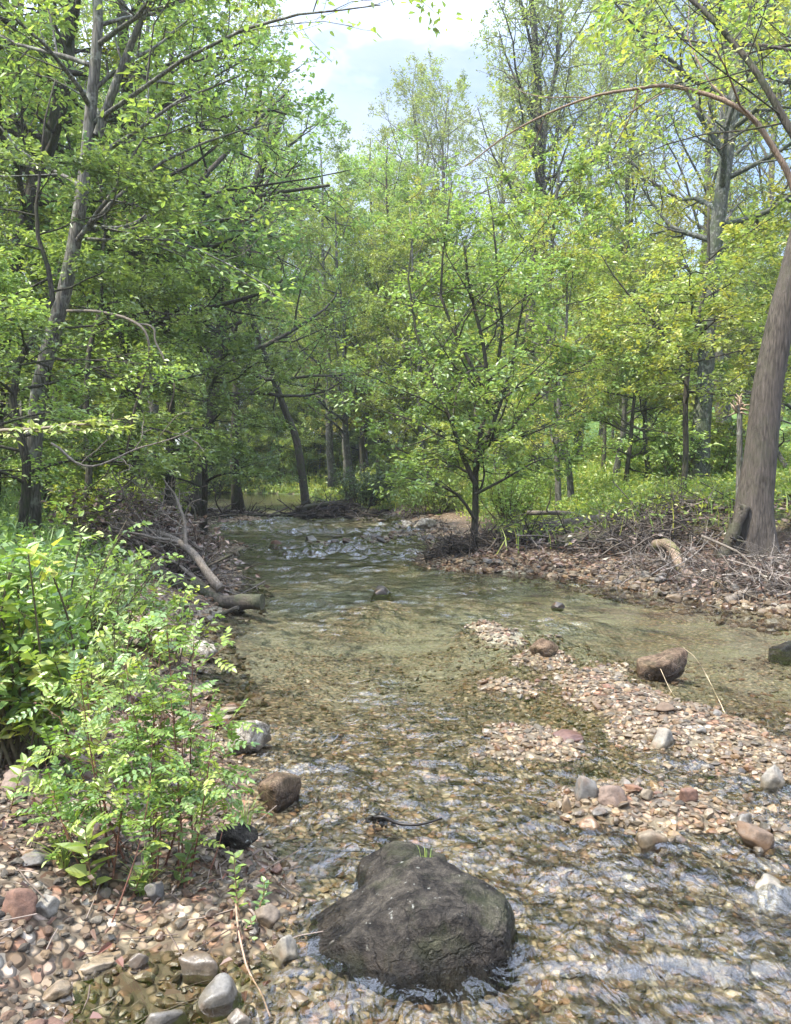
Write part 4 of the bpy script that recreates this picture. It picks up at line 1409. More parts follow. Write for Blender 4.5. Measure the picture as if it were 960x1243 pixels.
# left bank heap
tangle('driftwood_heap', 'grey tangle of dead branches heaped on the left bank',
       [(-2.65, 9.0, .3, .6), (-3.0, 9.5, .45, .9), (-2.5, 8.8, .22, .35), (-3.4, 10.2, .5, 1.0), (-3.75, 11.8, .4, .6), (-4.8, 13.4, .5, .7)], 560, 41, (.3, 1.15), (.004, .015), ((.09, .075, .06), (.14, .12, .10), (.05, .04, .032), (.17, .15, .125)), litter=2200)
log('driftwood_log', 'dark wet log with its sawn end over the water at the left bank heap', [at_y(165, 742, 8.7), at_y(230, 735, 8.5), at_y(318, 730, 8.3)], .075, .085, M_LOG, wob=.01, sides=14, seed=1)
log('driftwood_log', 'thin dark log under the sawn log at the left waterline', [at_y(190, 765, 8.2), at_y(240, 752, 8.1), at_y(290, 738, 8.0)], .03, .02, M_LOG, seed=2)
log('dead_branch', 'pale fallen branch lying up the left bank heap, its thick end at the water', [at_y(268, 716, 8.4), at_y(236, 676, 8.6), at_y(206, 652, 8.9), at_y(165, 640, 9.3), at_y(120, 632, 9.6)], .055, .012, M_DEADWOOD, 20, branches=7, seed=3, cat='branch')
log('dead_branch', 'pale forked dead branch sticking straight up out of the left bank heap', [at_y(226, 668, 8.7), at_y(222, 634, 8.8), at_y(212, 604, 8.9), at_y(198, 582, 9)], .028, .008, M_DEADWOOD, 18, branches=5, seed=4, cat='branch')
log('dead_branch', 'thin pale branch crossing lower on the left bank heap', [at_y(246, 708, 8.5), at_y(200, 676, 8.7), at_y(160, 655, 8.9), at_y(135, 640, 9.0)], .026, .008, M_DEADWOOD, 18, branches=5, seed=5, cat='branch')
log('dead_branch', 'twisted pale branch standing at the back of the left bank heap', [at_y(172, 660, 9.6), at_y(162, 630, 9.7), at_y(150, 600, 9.7), at_y(136, 572, 9.8)], .024, .008, M_DEADWOOD, 18, branches=5, seed=6, cat='branch')
log('dead_branch', 'grey dead branch lying along the crest of the left bank heap', [at_y(262, 690, 9.4), at_y(225, 650, 9.7), at_y(190, 622, 10.0), at_y(150, 612, 10.3)], .03, .009, M_DEADWOOD, 18, branches=8, seed=51, cat='branch')
log('dead_branch', 'dark forked branch poking toward the water low on the left bank heap', [at_y(150, 700, 9.0), at_y(200, 700, 8.8), at_y(245, 690, 8.7), at_y(280, 672, 8.6)], .035, .01, M_LOG, 18, branches=8, seed=52, cat='branch')
log('dead_branch', 'short dark branch standing at the upstream end of the left bank heap', [at_y(255, 672, 11.6), at_y(240, 648, 11.7), at_y(236, 622, 11.8), at_y(222, 600, 11.9)], .028, .008, M_LOG, 16, branches=6, seed=53, cat='branch')
# log jam across the stream
tangle('log_jam', 'dark driftwood dam lying across the stream in the distance',
       [(-6.0, 26.2, .5, .22), (-4.9, 26, .5, .18), (-2.9, 26, .5, .32), (-1.9, 26.2, .6, .6), (-2.4, 26.6, .5, .6)], 420, 42, (.5, 1.6), (.012, .04), ((.05, .042, .034), (.08, .065, .05), (.035, .03, .025)), .25)
log('jam_log', 'long dark log at the foot of the distant log jam', [(-6.9, 25.7, .02), (-5.2, 25.5, .03), (-3.4, 25.6, .02)], .06, .045, M_LOG, 20, seed=7, branches=5)
log('jam_log', 'pale stripped log along the top left of the distant log jam', [(-6.7, 26.2, .2), (-5.6, 26.2, .14), (-4.7, 26.0, .08)], .07, .05, M_DEADWOOD, 14, seed=8)
log('jam_log', 'short thick dark log at the right of the distant log jam', [(-3.4, 26.0, .2), (-2.2, 26.1, .4), (-1.2, 26.3, .35)], .11, .07, M_LOG, 14, seed=9, branches=3)
# right bank
tangle('driftwood_heap', 'brown tangle of twigs and roots below the big trunk at the right edge',
       [(4.45, 9.2, .3, .3), (4.1, 9.0, .3, .3), (4.9, 8.9, .35, .4), (5.1, 8.5, .3, .45), (3.75, 9.5, .3, .3), (4.3, 8.5, .22, .25), (3.4, 10.2, .3, .3)], 480, 43, (.3, 1.3), (.003, .011), litter=500)
tangle('driftwood_mat', 'low dark mat of driftwood behind the gravel point',
       [(1.3, 13.0, .35, .2), (1.9, 12.8, .4, .25), (2.5, 12.4, .4, .25), (3.0, 11.9, .4, .25), (2.3, 13.4, .6, .25), (3.4, 11.6, .4, .25), (4.0, 11.6, .4, .4), (4.4, 12.2, .5, .4), (3.6, 11.3, .35, .3), (1.0, 14.2, .25, .3)], 800, 44, (.3, 1.3), (.004, .018), ((.06, .05, .042), (.10, .085, .07), (.15, .13, .11), (.04, .033, .028)), .2, litter=700)
a = lambda px, py, y: at_y(px, py, y)
log('root_log', 'thick dark root log curving down onto the gravel right of the island tree', [a(676, 684, 11.9), a(688, 662, 11.9), a(705, 664, 11.8), a(735, 682, 11.7), a(775, 684, 11.6), a(805, 672, 11.6)], .17, .10, M_LOG, 20, sides=12, seed=10, branches=5)
log('fallen_log', 'long pale fallen log on the right bank behind the driftwood', [a(655, 641, 13.2), a(720, 631, 12.8), a(770, 628, 12.5), a(820, 620, 12.3)], .085, .06, M_DEADWOOD, 18, seed=11, branches=3)
log('fallen_log', 'thin pale pole lying along the back of the driftwood mat', [a(640, 623, 15.2), a(690, 624, 14.8), a(722, 632, 14.4), a(735, 645, 14.2)], .05, .04, M_DEADWOOD, 18, seed=12, branches=3)
log('mossy_log', 'barkless mossy log slanting to the water from the right bank', [a(795, 662, 10.6), a(815, 664, 10.2), a(832, 694, 9.6), a(862, 716, 9.2), a(884, 728, 8.9)], .075, .065, bark_material('bark_mossy', (.06, .045, .03), (.30, .22, .165), 1.4, .75, (.07, .085, .02)), 20, sides=12, seed=13)
log('driftwood_log', 'broken pale log at the waterline below the big trunk', [a(880, 742, 8.6), a(905, 732, 8.6), a(930, 738, 8.5), a(950, 742, 8.4)], .06, .03, M_DEADWOOD, 16, seed=14, branches=4)
log('bare_twig', 'long thin bare stem arching over the right bank tangle', [a(850, 650, 9.3), a(890, 668, 9.1), a(920, 694, 8.9), a(950, 730, 8.6), a(975, 770, 8.3)], .018, .010, M_DEADWOOD, 20, seed=15, cat='branch')
log('dead_branch', 'dark dead branch leaning out of the driftwood by the thin sapling', [a(800, 660, 12.2), a(812, 636, 12.2), a(828, 618, 12.2), a(850, 612, 12.2)], .035, .012, M_LOG, 14, seed=16, branches=4, cat='branch')
log('root_log', 'stubby dark root rising left of the big trunk', [a(868, 690, 10.4), a(885, 662, 10.4), a(897, 632, 10.4), a(905, 615, 10.4)], .10, .06, M_LOG, 14, seed=17, branches=3)
# roots under the island tree
tangle('root_mat', 'dark root mat around the foot of the island tree', [(1.0, 12.5, .22, .2), (1.35, 12.6, .3, .28), (.72, 12.7, .18, .16), (1.7, 12.7, .3, .25)], 300, 45, (.3, .9), (.006, .022), ((.035, .03, .025), (.06, .05, .04), (.09, .075, .06)), .25)
# things in the near water
q = [on_z(445, 994, .02), on_z(462, 991, .045), on_z(482, 998, .03), on_z(505, 1001, .03), on_z(536, 993, .05)]
log('floating_stick', 'thin black stick caught in the water above the big boulder', q, .011, .004, plain_material('wet_black', (.012, .010, .008), .35), 14, sides=7, wob=.006, seed=18, cat='stick')
q = [on_z(376, 1033, -.012), on_z(415, 1031, -.008), on_z(455, 1033, -.014)]
log('sunken_stick', 'straight grey stick just under the surface left of the big boulder', q, .009, .007, M_DEADWOOD, 10, wob=.003, seed=19, cat='stick')
ml = MB()
rg = np.random.default_rng(51)
pc = on_z(462, 995, .02)
n = 60
leaves(ml, pc + rg.normal(0, 1, (n, 3)) * [.028, .02, .008], rg.normal(0, 1, (n, 3)) * [1, 1, .3], np.array([0, 0, 1]) + rg.normal(0, .5, (n, 3)), .03, .02, np.tile([.012, .009, .006], (n, 1)), simple=True)
fs = bpy.data.objects['floating_stick']
cl_ = ml.build('leaves', M_LITTER, fs, np.array(fs.location))
# bare curved stems
log('dead_vine', 'bare pale stem looping in the air before the left bank trees', [a(82, 378, 8.6), a(130, 380, 8.4), a(168, 394, 8.3), a(180, 420, 8.3), a(174, 460, 8.4), a(160, 505, 8.5), a(150, 560, 8.7)], .016, .012, M_DEADWOOD, 26, seed=20, cat='vine', wob=.015)
log('dead_vine', 'second pale stem hanging in a hook beside the looping stem', [a(168, 394, 8.35), a(186, 398, 8.3), a(188, 415, 8.3), a(200, 438, 8.3), a(212, 470, 8.35), a(205, 500, 8.4)], .012, .008, M_DEADWOOD, 22, seed=21, cat='vine', wob=.012)
log('dead_branch', 'thin bare branch reaching right across the left bank shade', [a(60, 540, 7.2), a(110, 565, 7.2), a(160, 545, 7.3), a(200, 535, 7.4), a(235, 520, 7.5)], .012, .004, M_DEADWOOD, 20, seed=22, branches=5, cat='branch')
for i, (x0, dy, lab) in enumerate([(829, 806, 'dry straw stem bending over the brown angular rock'), (800, 822, 'dry straw stem leaning in front of the brown angular rock')]):
    if i == 0:
        q = [on_land(880, 866), a(860, 825, 5.45), a(845, 800, 5.5), a(830, 786, 5.55)]
    else:
        q = [on_land(910, 885), a(860, 868, 4.9), a(822, 850, 5.1), a(802, 812, 5.3)]
    log('straw_stem', lab, q, .0032, .002, plain_material('straw', (.42, .34, .22)), 16, 5, .004, cat='stem', seed=30 + i)

# ------------------------------------------------------------------ shrubs and herbs
def stems_mesh(mb, rg, base, tips, bow, r0, r1, k=9, col=(.15, .09, .06)):
    base, tips = np.asarray(base), np.asarray(tips)
    m = len(base)
    u = np.linspace(0, 1, k)[None, :, None]
    side = rg.normal(0, 1, (m, 1, 3)) * [1, 1, .2]
    pts = base[:, None] * (1 - u) + tips[:, None] * u + side * bow * np.sin(u * np.pi)
    rad = np.linspace(r0, r1, k)[None] * rg.uniform(.7, 1.2, (m, 1))
    tubes(mb, pts, rad, 5, col, 0, cap=False)
    return pts, rad


def pinnate(mbl, mbs, rg, rach, pairs, ll, lw, cols, col_s=(.12, .15, .05), mat=0):
    """compound leaves: leaflets in pairs along each rachis (m,k,3)"""
    m = len(rach)
    tubes(mbs, rach, np.full(rach.shape[:2], .0011), 3, col_s, 0, cap=False)
    t = np.repeat(np.linspace(.25, .97, pairs)[None], m, 0)
    p, d = along(rach, t)
    up = np.array([0, 0, 1.0]) + rg.normal(0, .3, (m, 1, 3))
    side = unit(np.cross(d, np.broadcast_to(up, d.shape)))
    nrm = unit(np.cross(side, d))
    base = np.asarray(cols)[rg.integers(0, len(cols), m)][:, None, :] * rg.uniform(.8, 1.25, (m, pairs, 1))
    taper = (1 - .35 * np.abs(t - .55) / .45)
    for s in (-1, 1):
        D = unit(side * s + d * .45 + rg.normal(0, .15, d.shape))
        leaves(mbl, p.reshape(-1, 3), D.reshape(-1, 3), (nrm + rg.normal(0, .25, d.shape)).reshape(-1, 3), (ll * taper * rg.uniform(.8, 1.2, t.shape)).ravel(), (lw * taper).ravel(), base.reshape(-1, 3), mat, droop=.12)
    tip, dt = along(rach, np.ones((m, 1)))
    leaves(mbl, tip.reshape(-1, 3), dt.reshape(-1, 3), np.broadcast_to(up, dt.shape).reshape(-1, 3), ll, lw, base[:, 0], mat)


# the leafy shrub with many thin red stems
rg = np.random.default_rng(61)
sh = empty('leafy_shrub', on_land(180, 1066), 'feathery green shrub with thin reddish stems and small paired leaflets on the near left shore', 'shrub')
b0 = np.array(sh.location)
st, lf = MB(), MB()
nst = 20
tx = rg.uniform(55, 270, nst)
tip_row = 740 + 90 * (np.abs(tx - 190) / 110) ** 1.6 + rg.uniform(0, 150, nst)
dep = b0[1] + rg.normal(.05, .16, nst)
tips = np.array([at_y(x, y, d) for x, y, d in zip(tx, tip_row, dep)])
bases = b0 + np.c_[(tips[:, 0] - b0[0]) * .45 + rg.normal(0, .05, nst), rg.normal(0, .1, nst), np.zeros(nst)]
bases[:, 2] = land(bases[:, 0], bases[:, 1]) - .01
pts, rad = stems_mesh(st, rg, bases, tips, .03, .0042, .0016, col=(.16, .075, .05))
br = grow(rg, pts, rad, 6, .2, 1, 50, 12, .32, 5, .05, .12, .5)
tubes(st, br[0], np.maximum(br[1], .001), 4, (.15, .085, .05), 0, cap=False)
SHRUB = [(.165, .29, .045), (.145, .26, .05), (.21, .32, .045), (.115, .225, .05), (.25, .34, .05)]
ra1 = grow(rg, pts, rad, 8, .25, 1, 68, 12, lambda t: .11 + 0 * t, 5, -.05, .08, .3)[0]
ra2 = grow(rg, br[0], br[1], 3, .3, 1, 60, 14, lambda t: .095 + 0 * t, 5, -.05, .08, .3)[0]
for ra in (ra1, ra2):
    ra[..., 2] = b0[2] + .03 + np.maximum(ra[..., 2] - b0[2] - .03, (ra[..., 2] - b0[2] - .03) * .3)
pinnate(lf, st, rg, np.concatenate([ra1, ra2]), 5, .027, .0165, SHRUB)
st.build('stems', M_TWIG, sh, b0)
lf.build('leaves', M_HERB, sh, b0)

# the bright big-leaved shrub at the left edge
rg = np.random.default_rng(62)
sh = empty('bright_shrub', on_land(10, 930), 'bright yellow green shrub with big pointed leaves at the left edge', 'shrub')
b0 = np.array(sh.location)
st, lf = MB(), MB()
nst = 30
tx = rg.uniform(-110, 98, nst)
tr_ = 648 + 110 * np.clip((tx - 20) / 90, 0, 1) ** 1.5 + rg.uniform(0, 120, nst)
tips = np.array([at_y(x, y, b0[1] + d) for x, y, d in zip(tx, tr_, rg.normal(0.05, .22, nst))])
bases = b0 + np.c_[(tips[:, 0] - b0[0]) * .5, rg.normal(0, .1, nst), np.zeros(nst)]
pts, rad = stems_mesh(st, rg, bases, tips, .05, .008, .003, col=(.10, .085, .05))
br = grow(rg, pts, rad, 8, .12, 1, 55, 14, .34, 5, .03, .14, .5)
tubes(st, br[0], np.maximum(br[1], .0014), 4, (.10, .10, .04), 0, cap=False)
leaf_sprays(lf, rg, br[0], 12, .062, .034, SHRUB[:4] + [(.33, .36, .06), (.10, .20, .05)], simple=False, flatn=.9, jitter=.45, off=.018, droop=.3)
leaf_sprays(lf, rg, pts, 12, .075, .04, SHRUB + [(.30, .40, .07)], t0=.3, simple=False, flatn=.9, jitter=.4, off=.012, droop=.3)
st.build('stems', M_TWIG, sh, b0)
lf.build('leaves', M_HERB, sh, b0)


def small_shrub(name, label, base, spread, height, nst, leaf, cols, seed, cat='shrub', group=None, branch=6, nl=8, simple=False, stemc=(.10, .08, .05), lean=(0, 0), r0=.006, spots=None):
    rg = np.random.default_rng(seed)
    b0 = np.asarray(base, float)
    sh = empty(name, b0, label, cat, group)
    st, lf = MB(), MB()
    an = rg.uniform(0, 6.283, nst)
    rr = spread * np.sqrt(rg.random(nst))
    hh = height * rg.uniform(.55, 1.0, nst) * (1 - .35 * (rr / spread) ** 2)
    tips = b0 + np.c_[np.cos(an) * rr + lean[0], np.sin(an) * rr + lean[1], hh]
    bases = b0 + np.c_[np.cos(an) * rr * .35, np.sin(an) * rr * .35, np.full(nst, -.03)]
    pts, rad = stems_mesh(st, rg, bases, tips, height * .05, r0, r0 * .4, col=stemc)
    br = grow(rg, pts, rad, branch, .1, 1, 55, 14, .36, 5, .02, .16, .5)
    tubes(st, br[0], np.maximum(br[1], .0012), 3, stemc, 0, cap=False)
    leaf_sprays(lf, rg, br[0], nl, leaf, leaf * .55, cols, simple=simple, jitter=.5, off=leaf * .3)
    leaf_sprays(lf, rg, pts, nl, leaf, leaf * .55, cols, t0=.3, simple=simple, jitter=.5, off=leaf * .3)
    st.build('stems', M_TWIG, sh, b0)
    lf.build('leaves', M_HERB, sh, b0)
    return sh


small_shrub('yellow_shrub', 'small yellow green plant in front of the left bank log', on_land(208, 806), .33, .62, 12, .05, YELLOW + FRESH, 71)
small_shrub('low_shrub', 'dark soft green bush between the bright shrub and the driftwood heap', on_land(128, 790), .55, .72, 18, .05, MID + DEEP[:2], 72)
small_shrub('low_shrub', 'mid green weedy bush just right of the bright shrub', on_land(118, 850), .32, .5, 11, .045, FRESH + MID, 73)
small_shrub('low_shrub', 'pale speckled bush behind the bright shrub at the left edge', on_land(60, 770), .8, 1.0, 22, .055, FRESH + MID, 74)
small_shrub('willow_bush', 'broad grey green bush at the stream bend below the leaning tree', (-1.15, 27.2, .3), 1.3, 1.75, 46, .10, [(.085, .125, .055), (.07, .105, .05), (.10, .14, .06)], 75, branch=9, simple=True, r0=.014, stemc=(.05, .04, .03))
small_shrub('willow_bush', 'low pale green bush overhanging the far bank left of the island tree', (1.1, 24.0, .2), 1.3, 1.7, 40, .11, FRESH + MID, 76, branch=8, simple=True, r0=.012)
small_shrub('low_shrub', 'pale green bush right behind the island tree', (2.6, 17.6, .4), 1.1, 1.5, 34, .09, FRESH, 77, branch=8, simple=True, r0=.01)

# a leafy spray reaching in from the left edge
sp = empty('leaning_spray', at_y(-60, 700, 5.2), 'pale leafy spray reaching flat across from the left edge above the bright shrub', 'branch')
b0 = np.array(sp.location)
st, lf = MB(), MB()
rg = np.random.default_rng(63)
p = smooth_path(path_at([(-60, 700), (-50, 600), (-20, 530), (40, 522), (90, 514), (150, 520)], [5.2, 5.2, 5.2, 5.1, 5.0, 5.0]), 26, .01)
p[0, 2] = lz(p[0, 0], p[0, 1])
rd = np.linspace(.02, .004, 26)
tubes(st, p, rd, 6, (.17, .14, .1), 0)
b1 = grow(rg, p[None], rd[None], 14, .42, 1, 45, 12, .11, 5, 0, .12, .5, flat=.4)
b2 = grow(rg, p[None], rd[None], 5, .5, .95, 35, 10, .18, 6, .0, .1, .5, flat=.4)
for b in (b1, b2):
    tubes(st, b[0], np.maximum(b[1], .0018), 4, (.16, .13, .08), 0, cap=False)
    leaf_sprays(lf, rg, b[0], 12, .05, .03, [(.30, .36, .11), (.27, .34, .10), (.22, .31, .08)], simple=False, flatn=1.6, jitter=.35, off=.012)
st.build('stems', M_TWIG, sp, b0)
lf.build('leaves', M_HERB, sp, b0)

# small plants in the foreground
def leafy_sprig(name, label, pix, y, n, L, W, cols, seed, r=.003, stemc=(.2, .12, .07), start=.1):
    rg = np.random.default_rng(seed)
    p = smooth_path(np.array([on_land(*pix[0])] + [at_y(q[0], q[1], y) for q in pix[1:]]), 16, .003, rg)
    o = empty(name, p[0], label, 'plant')
    st, lf = MB(), MB()
    tubes(st, p, np.linspace(r, r * .5, 16), 5, stemc, 0)
    t = np.linspace(start, 1, n)[None]
    pp, d = along(p[None], t)
    pp, d = pp[0], d[0]
    az = np.arange(n) * 2.4
    D = np.c_[np.cos(az), np.sin(az), .35 + 0 * az] + d * .3
    leaves(lf, pp, D, np.array([0, 0, 1.0]) + rg.normal(0, .25, (n, 3)), L * rg.uniform(.7, 1.2, n), W * rg.uniform(.8, 1.1, n), np.asarray(cols)[rg.integers(0, len(cols), n)], droop=.2)
    st.build('stem', M_TWIG, o, p[0])
    lf.build('leaves', M_HERB, o, p[0])
    return o


yb = on_land(290, 1100)[1]
leafy_sprig('leafy_sprig', 'upright little sprig of round leaves at the water edge right of the leafy shrub', [(290, 1108), (287, 1075), (284, 1038)], yb, 18, .042, .026, FRESH + YELLOW[:2], 81)
leafy_sprig('leafy_sprig', 'low dark leaved seedling beside the upright little sprig', [(312, 1112), (318, 1092), (322, 1068)], yb, 16, .034, .02, MID, 82)
leafy_sprig('leafy_sprig', 'tiny seedling under the upright sprig among the stones', [(305, 1145), (302, 1130), (305, 1118)], yb - .1, 12, .028, .018, MID, 83)
yb = on_land(108, 1075)[1]
leafy_sprig('big_leaf_weed', 'weed with long drooping pale leaves at the left foot of the leafy shrub', [(112, 1078), (108, 1045), (104, 1012)], yb, 12, .105, .038, FRESH + [(.28, .38, .08)], 84, start=.4)
leafy_sprig('big_leaf_weed', 'weed with two broad round leaves below the drooping leaves', [(118, 1100), (112, 1078), (106, 1062)], yb, 5, .085, .065, FRESH, 85, start=.5)
leafy_sprig('leafy_sprig', 'green herb leaning out under the middle of the leafy shrub', [(160, 1090), (172, 1060), (190, 1030)], on_land(160, 1090)[1], 22, .05, .03, MID + FRESH, 86)
leafy_sprig('leafy_sprig', 'dark green herb under the right side of the leafy shrub', [(215, 1078), (226, 1045), (240, 1015)], on_land(215, 1078)[1], 24, .05, .03, MID, 87)
leafy_sprig('leafy_sprig', 'pale herb with broad leaves at the foot of the bright shrub', [(12, 985), (22, 950), (30, 925)], on_land(12, 985)[1], 16, .06, .034, FRESH, 88)
log('curved_stem', 'long bare reddish stem curving from the little sprig down to the bottom edge', [on_land(286, 1100) + [0, 0, .01], on_land(290, 1140) + [0, 0, .03], on_land(298, 1180) + [0, 0, .03], on_land(312, 1205) + [0, 0, .02], on_land(328, 1243) + [0, 0, .02]], .0035, .0025, plain_material('red_stem', (.30, .20, .14)), 20, 6, .003, cat='stem', seed=23)
log('dry_twig', 'bent dry stem standing in the litter below the leafy shrub', [on_land(240, 1120), a(246, 1090, 2.75), a(240, 1068, 2.75), a(230, 1045, 2.75)], .004, .002, M_DEADWOOD, 14, 6, .004, cat='stem', seed=24, branches=2)


def grass_clump(mb, rg, base, n, h, spread, cols, w=.006):
    n = int(n)
    a_ = rg.uniform(0, 6.283, n)
    out = rg.uniform(.1, 1, n) * spread
    hh = h * rg.uniform(.6, 1.1, n)
    b = base + np.c_[np.cos(a_) * .02, np.sin(a_) * .02, np.zeros(n)] * rg.random((n, 1))
    d = np.c_[np.cos(a_), np.sin(a_), np.zeros(n)]
    s = np.c_[-np.sin(a_), np.cos(a_), np.zeros(n)] * w / 2
    c = np.asarray(cols)[rg.integers(0, len(cols), n)] * rg.uniform(.8, 1.2, (n, 1))
    rows = []
    for u, ww in ((0, 1), (.4, .9), (.75, .6), (1, .08)):
        q = b + d * (out * u ** 2)[:, None] + np.c_[np.zeros(n), np.zeros(n), hh * (u - .25 * u ** 3)]
        rows += [q - s * ww, q + s * ww]
    V = np.stack(rows, 1)
    Fl = np.array([[0, 1, 3, 2], [2, 3, 5, 4], [4, 5, 7, 6]])
    mb.add(V, (np.arange(n)[:, None, None] * 8 + Fl[None]).reshape(-1, 4), np.repeat(c, 8, 0), 0)


for px, py, n, h, sprd, lab in [(520, 1050, 13, .13, .04, 'grass tuft growing in the cleft between the two boulders'), (46, 930, 40, .28, .2, 'grass tuft arching at the foot of the bright shrub'),
                                (78, 1052, 36, .14, .14, 'grass tuft in the litter left of the drooping weed'), (172, 1085, 30, .15, .12, 'grass tuft at the front foot of the leafy shrub'),
                                (298, 1010, 30, .2, .1, 'grass tuft on the black wet rock under the leafy shrub')]:
    p = on_land(px, py)
    if px == 520:
        p = at_y(518, 1062, 2.66)
    mb = MB()
    grass_clump(mb, np.random.default_rng(int(px)), np.zeros(3), n, h, sprd, FRESH + MID, .004)
    o = mb.build('grass_tuft', M_HERB)
    o.location = p
    tag(o, lab, 'grass')

# dead leaf on the boulder
mb = MB()
leaves(mb, np.zeros((2, 3)), np.array([[1, .2, .05], [.8, -.5, .1]]), np.array([[-.2, -.2, 1], [.1, -.3, 1]]), np.array([.055, .04]), np.array([.03, .022]), np.array([(.36, .24, .19), (.33, .21, .16)]))
o = mb.build('dead_leaf', M_LITTER)
o.location = at_y(526, 1070, 2.545) + np.array([0, 0, .012])
tag(o, 'pinkish dead leaf lying on top of the big boulder', 'leaf')

# litter on the banks
rg = np.random.default_rng(65)
mb = MB()
n = 1500
x, y = zone(rg, n, (-2.6, -.3), (2.0, 6.0), lambda x, y: (inch(x, y) < -.02) & (rg.random(len(x)) < np.clip(.25 + (y - 2.3) * .6, .12, 1)))
n = len(x)
c = np.array([(.17, .11, .075), (.23, .16, .11), (.11, .07, .05), (.28, .21, .15), (.2, .10, .06)])[rg.integers(0, 5, n)] * rg.uniform(.7, 1.2, (n, 1))
leaves(mb, np.stack([x, y, land(x, y) + rg.uniform(.008, .04, n)], 1), rg.normal(0, 1, (n, 3)) * [1, 1, .3], np.array([0, 0, 1]) + rg.normal(0, .5, (n, 3)), rg.uniform(.02, .055, n), rg.uniform(.010, .028, n), c * .8, 1, droop=.45, fold=.5)
n = 420
x, y = zone(rg, n, (-2.6, -.3), (1.9, 6.0), lambda x, y: inch(x, y) < 0)
n = len(x)
p0 = np.stack([x, y, land(x, y) + .012], 1)
d = rg.normal(0, 1, (n, 3)) * [1, 1, .12]
ln = rg.uniform(.05, .25, (n, 1))
tubes(mb, np.stack([p0, p0 + unit(d) * ln * .5 + rg.normal(0, .006, (n, 3)), p0 + unit(d) * ln], 1), np.full((n, 3), .0022), 4, np.array([(.12, .09, .07), (.2, .16, .13), (.07, .05, .04)])[rg.integers(0, 3, n)], 0, cap=False)
n = 5200
x, y = zone(rg, n, (1.2, 9.5), (8.6, 15.5), lambda x, y: (inch(x, y) < -.25) & (x < y * .6))
n = len(x)
c = np.array([(.17, .11, .075), (.23, .16, .11), (.11, .07, .05), (.26, .20, .15), (.08, .055, .04)])[rg.integers(0, 5, n)] * rg.uniform(.6, 1.1, (n, 1))
leaves(mb, np.stack([x, y, land(x, y, False) + rg.uniform(.01, .08, n)], 1), rg.normal(0, 1, (n, 3)) * [1, 1, .35], np.array([0, 0, 1]) + rg.normal(0, .6, (n, 3)), rg.uniform(.06, .13, n), rg.uniform(.035, .07, n), c, 1, simple=True)
tag(mb.build('leaf_litter', [M_TWIG, M_LITTER]), 'dead leaves and twigs strewn over both banks', 'litter', kind='stuff')


# undergrowth of the woods
def herb_layer(name, label, n, seed, xy, h, L, cols, dens=None):
    rg = np.random.default_rng(seed)
    mb = MB()
    x, y = xy(rg, n)
    n = len(x)
    z = land(x, y, False)
    patch = .45 + .55 * np.clip(.5 + fbm(np.stack([x * .7, y * .7, 0 * x], 1), 3), 0, 1.4)
    edge = np.minimum(np.abs(inch(x, y)), 3) / 3
    hh = h * patch * (rg.random(n) ** .7) * (.3 + .7 * edge)
    D = rg.normal(0, 1, (n, 3)) * [1, 1, .45] + [0, 0, .35]
    N = np.array([0, 0, 1]) + rg.normal(0, .55, (n, 3))
    s = (.7 + y / 40) * rg.uniform(.7, 1.3, n)
    c = np.asarray(cols)[rg.integers(0, len(cols), n)] * rg.uniform(.7, 1.3, (n, 1)) * (.8 + .25 * patch)[:, None]
    leaves(mb, np.stack([x, y, z + hh], 1), D, N, L * s, L * .5 * s, c, simple=True, droop=.25)
    m = n // 3
    grass = np.stack([x[:m], y[:m], z[:m] - .02], 1)
    tip = grass + np.c_[rg.normal(0, .12, m), rg.normal(0, .12, m), np.maximum(hh[:m] * 1.25, .1)]
    w = np.c_[rg.normal(0, 1, m), rg.normal(0, .4, m), np.zeros(m)]
    w = unit(w) * (.012 + y[:m, None] * .0007)
    mid = (grass + tip) / 2
    V = np.stack([grass - w * .5, grass + w * .5, mid + w * .4 + [.02, 0, .03], mid - w * .4 + [.02, 0, .03], tip, tip + w * .05], 1)
    mb.add(V, (np.arange(m)[:, None, None] * 6 + np.array([[0, 1, 2, 3], [3, 2, 5, 4]])[None]).reshape(-1, 4), np.repeat(c[:m], 6, 0), 0)
    return tag(mb.build(name, M_HERB), label, 'undergrowth', kind='stuff')


def right_herbs(rg, n):
    y = 9.3 * (55 / 9.3) ** rg.random(n * 3)
    x = np.interp(y, YR, XR) + 1.0 + rg.random(n * 3) * (y * .62 + 1)
    k = (x < y * .62 + .8) & (rg.random(n * 3) < ss(x - np.interp(y, YR, XR), .6, 2.6)) & (rg.random(n * 3) < ss(y + .15 * x, 11.7, 13.9))
    return x[k][:n], y[k][:n]


def left_herbs(rg, n):
    y = 4.6 * (60 / 4.6) ** rg.random(n * 3)
    x = np.interp(y, YL, XL) - .5 - rg.random(n * 3) * (y * .45)
    k = (x > -y * .62 - .8) & (rg.random(n * 3) < ss(np.interp(y, YL, XL) - x, .3, 1.6))
    return x[k][:n], y[k][:n]


def far_herbs(rg, n):
    y = rg.uniform(52, 100, n)
    x = rg.uniform(-.62, .62, n) * y
    m = n // 3
    y[:m] = rg.uniform(27, 58, m)
    x[:m] = np.where(rg.random(m) < .5, np.interp(y[:m], YL, XL) - .2 - 4 * rg.random(m) ** 1.5, np.interp(y[:m], YR, XR) + .2 + 6 * rg.random(m) ** 1.5)
    return x, y


herb_layer('undergrowth', 'yellow green herbs and grass covering the right bank', 62000, 66, right_herbs, .62, .085, YELLOW + FRESH)
herb_layer('undergrowth', 'darker green herbs covering the left bank', 34000, 67, left_herbs, .5, .07, MID + DEEP[:2] + FRESH[:1])
herb_layer('undergrowth', 'pale green ground cover far beyond the stream bend', 30000, 68, far_herbs, 1.0, .13, YELLOW + FRESH)

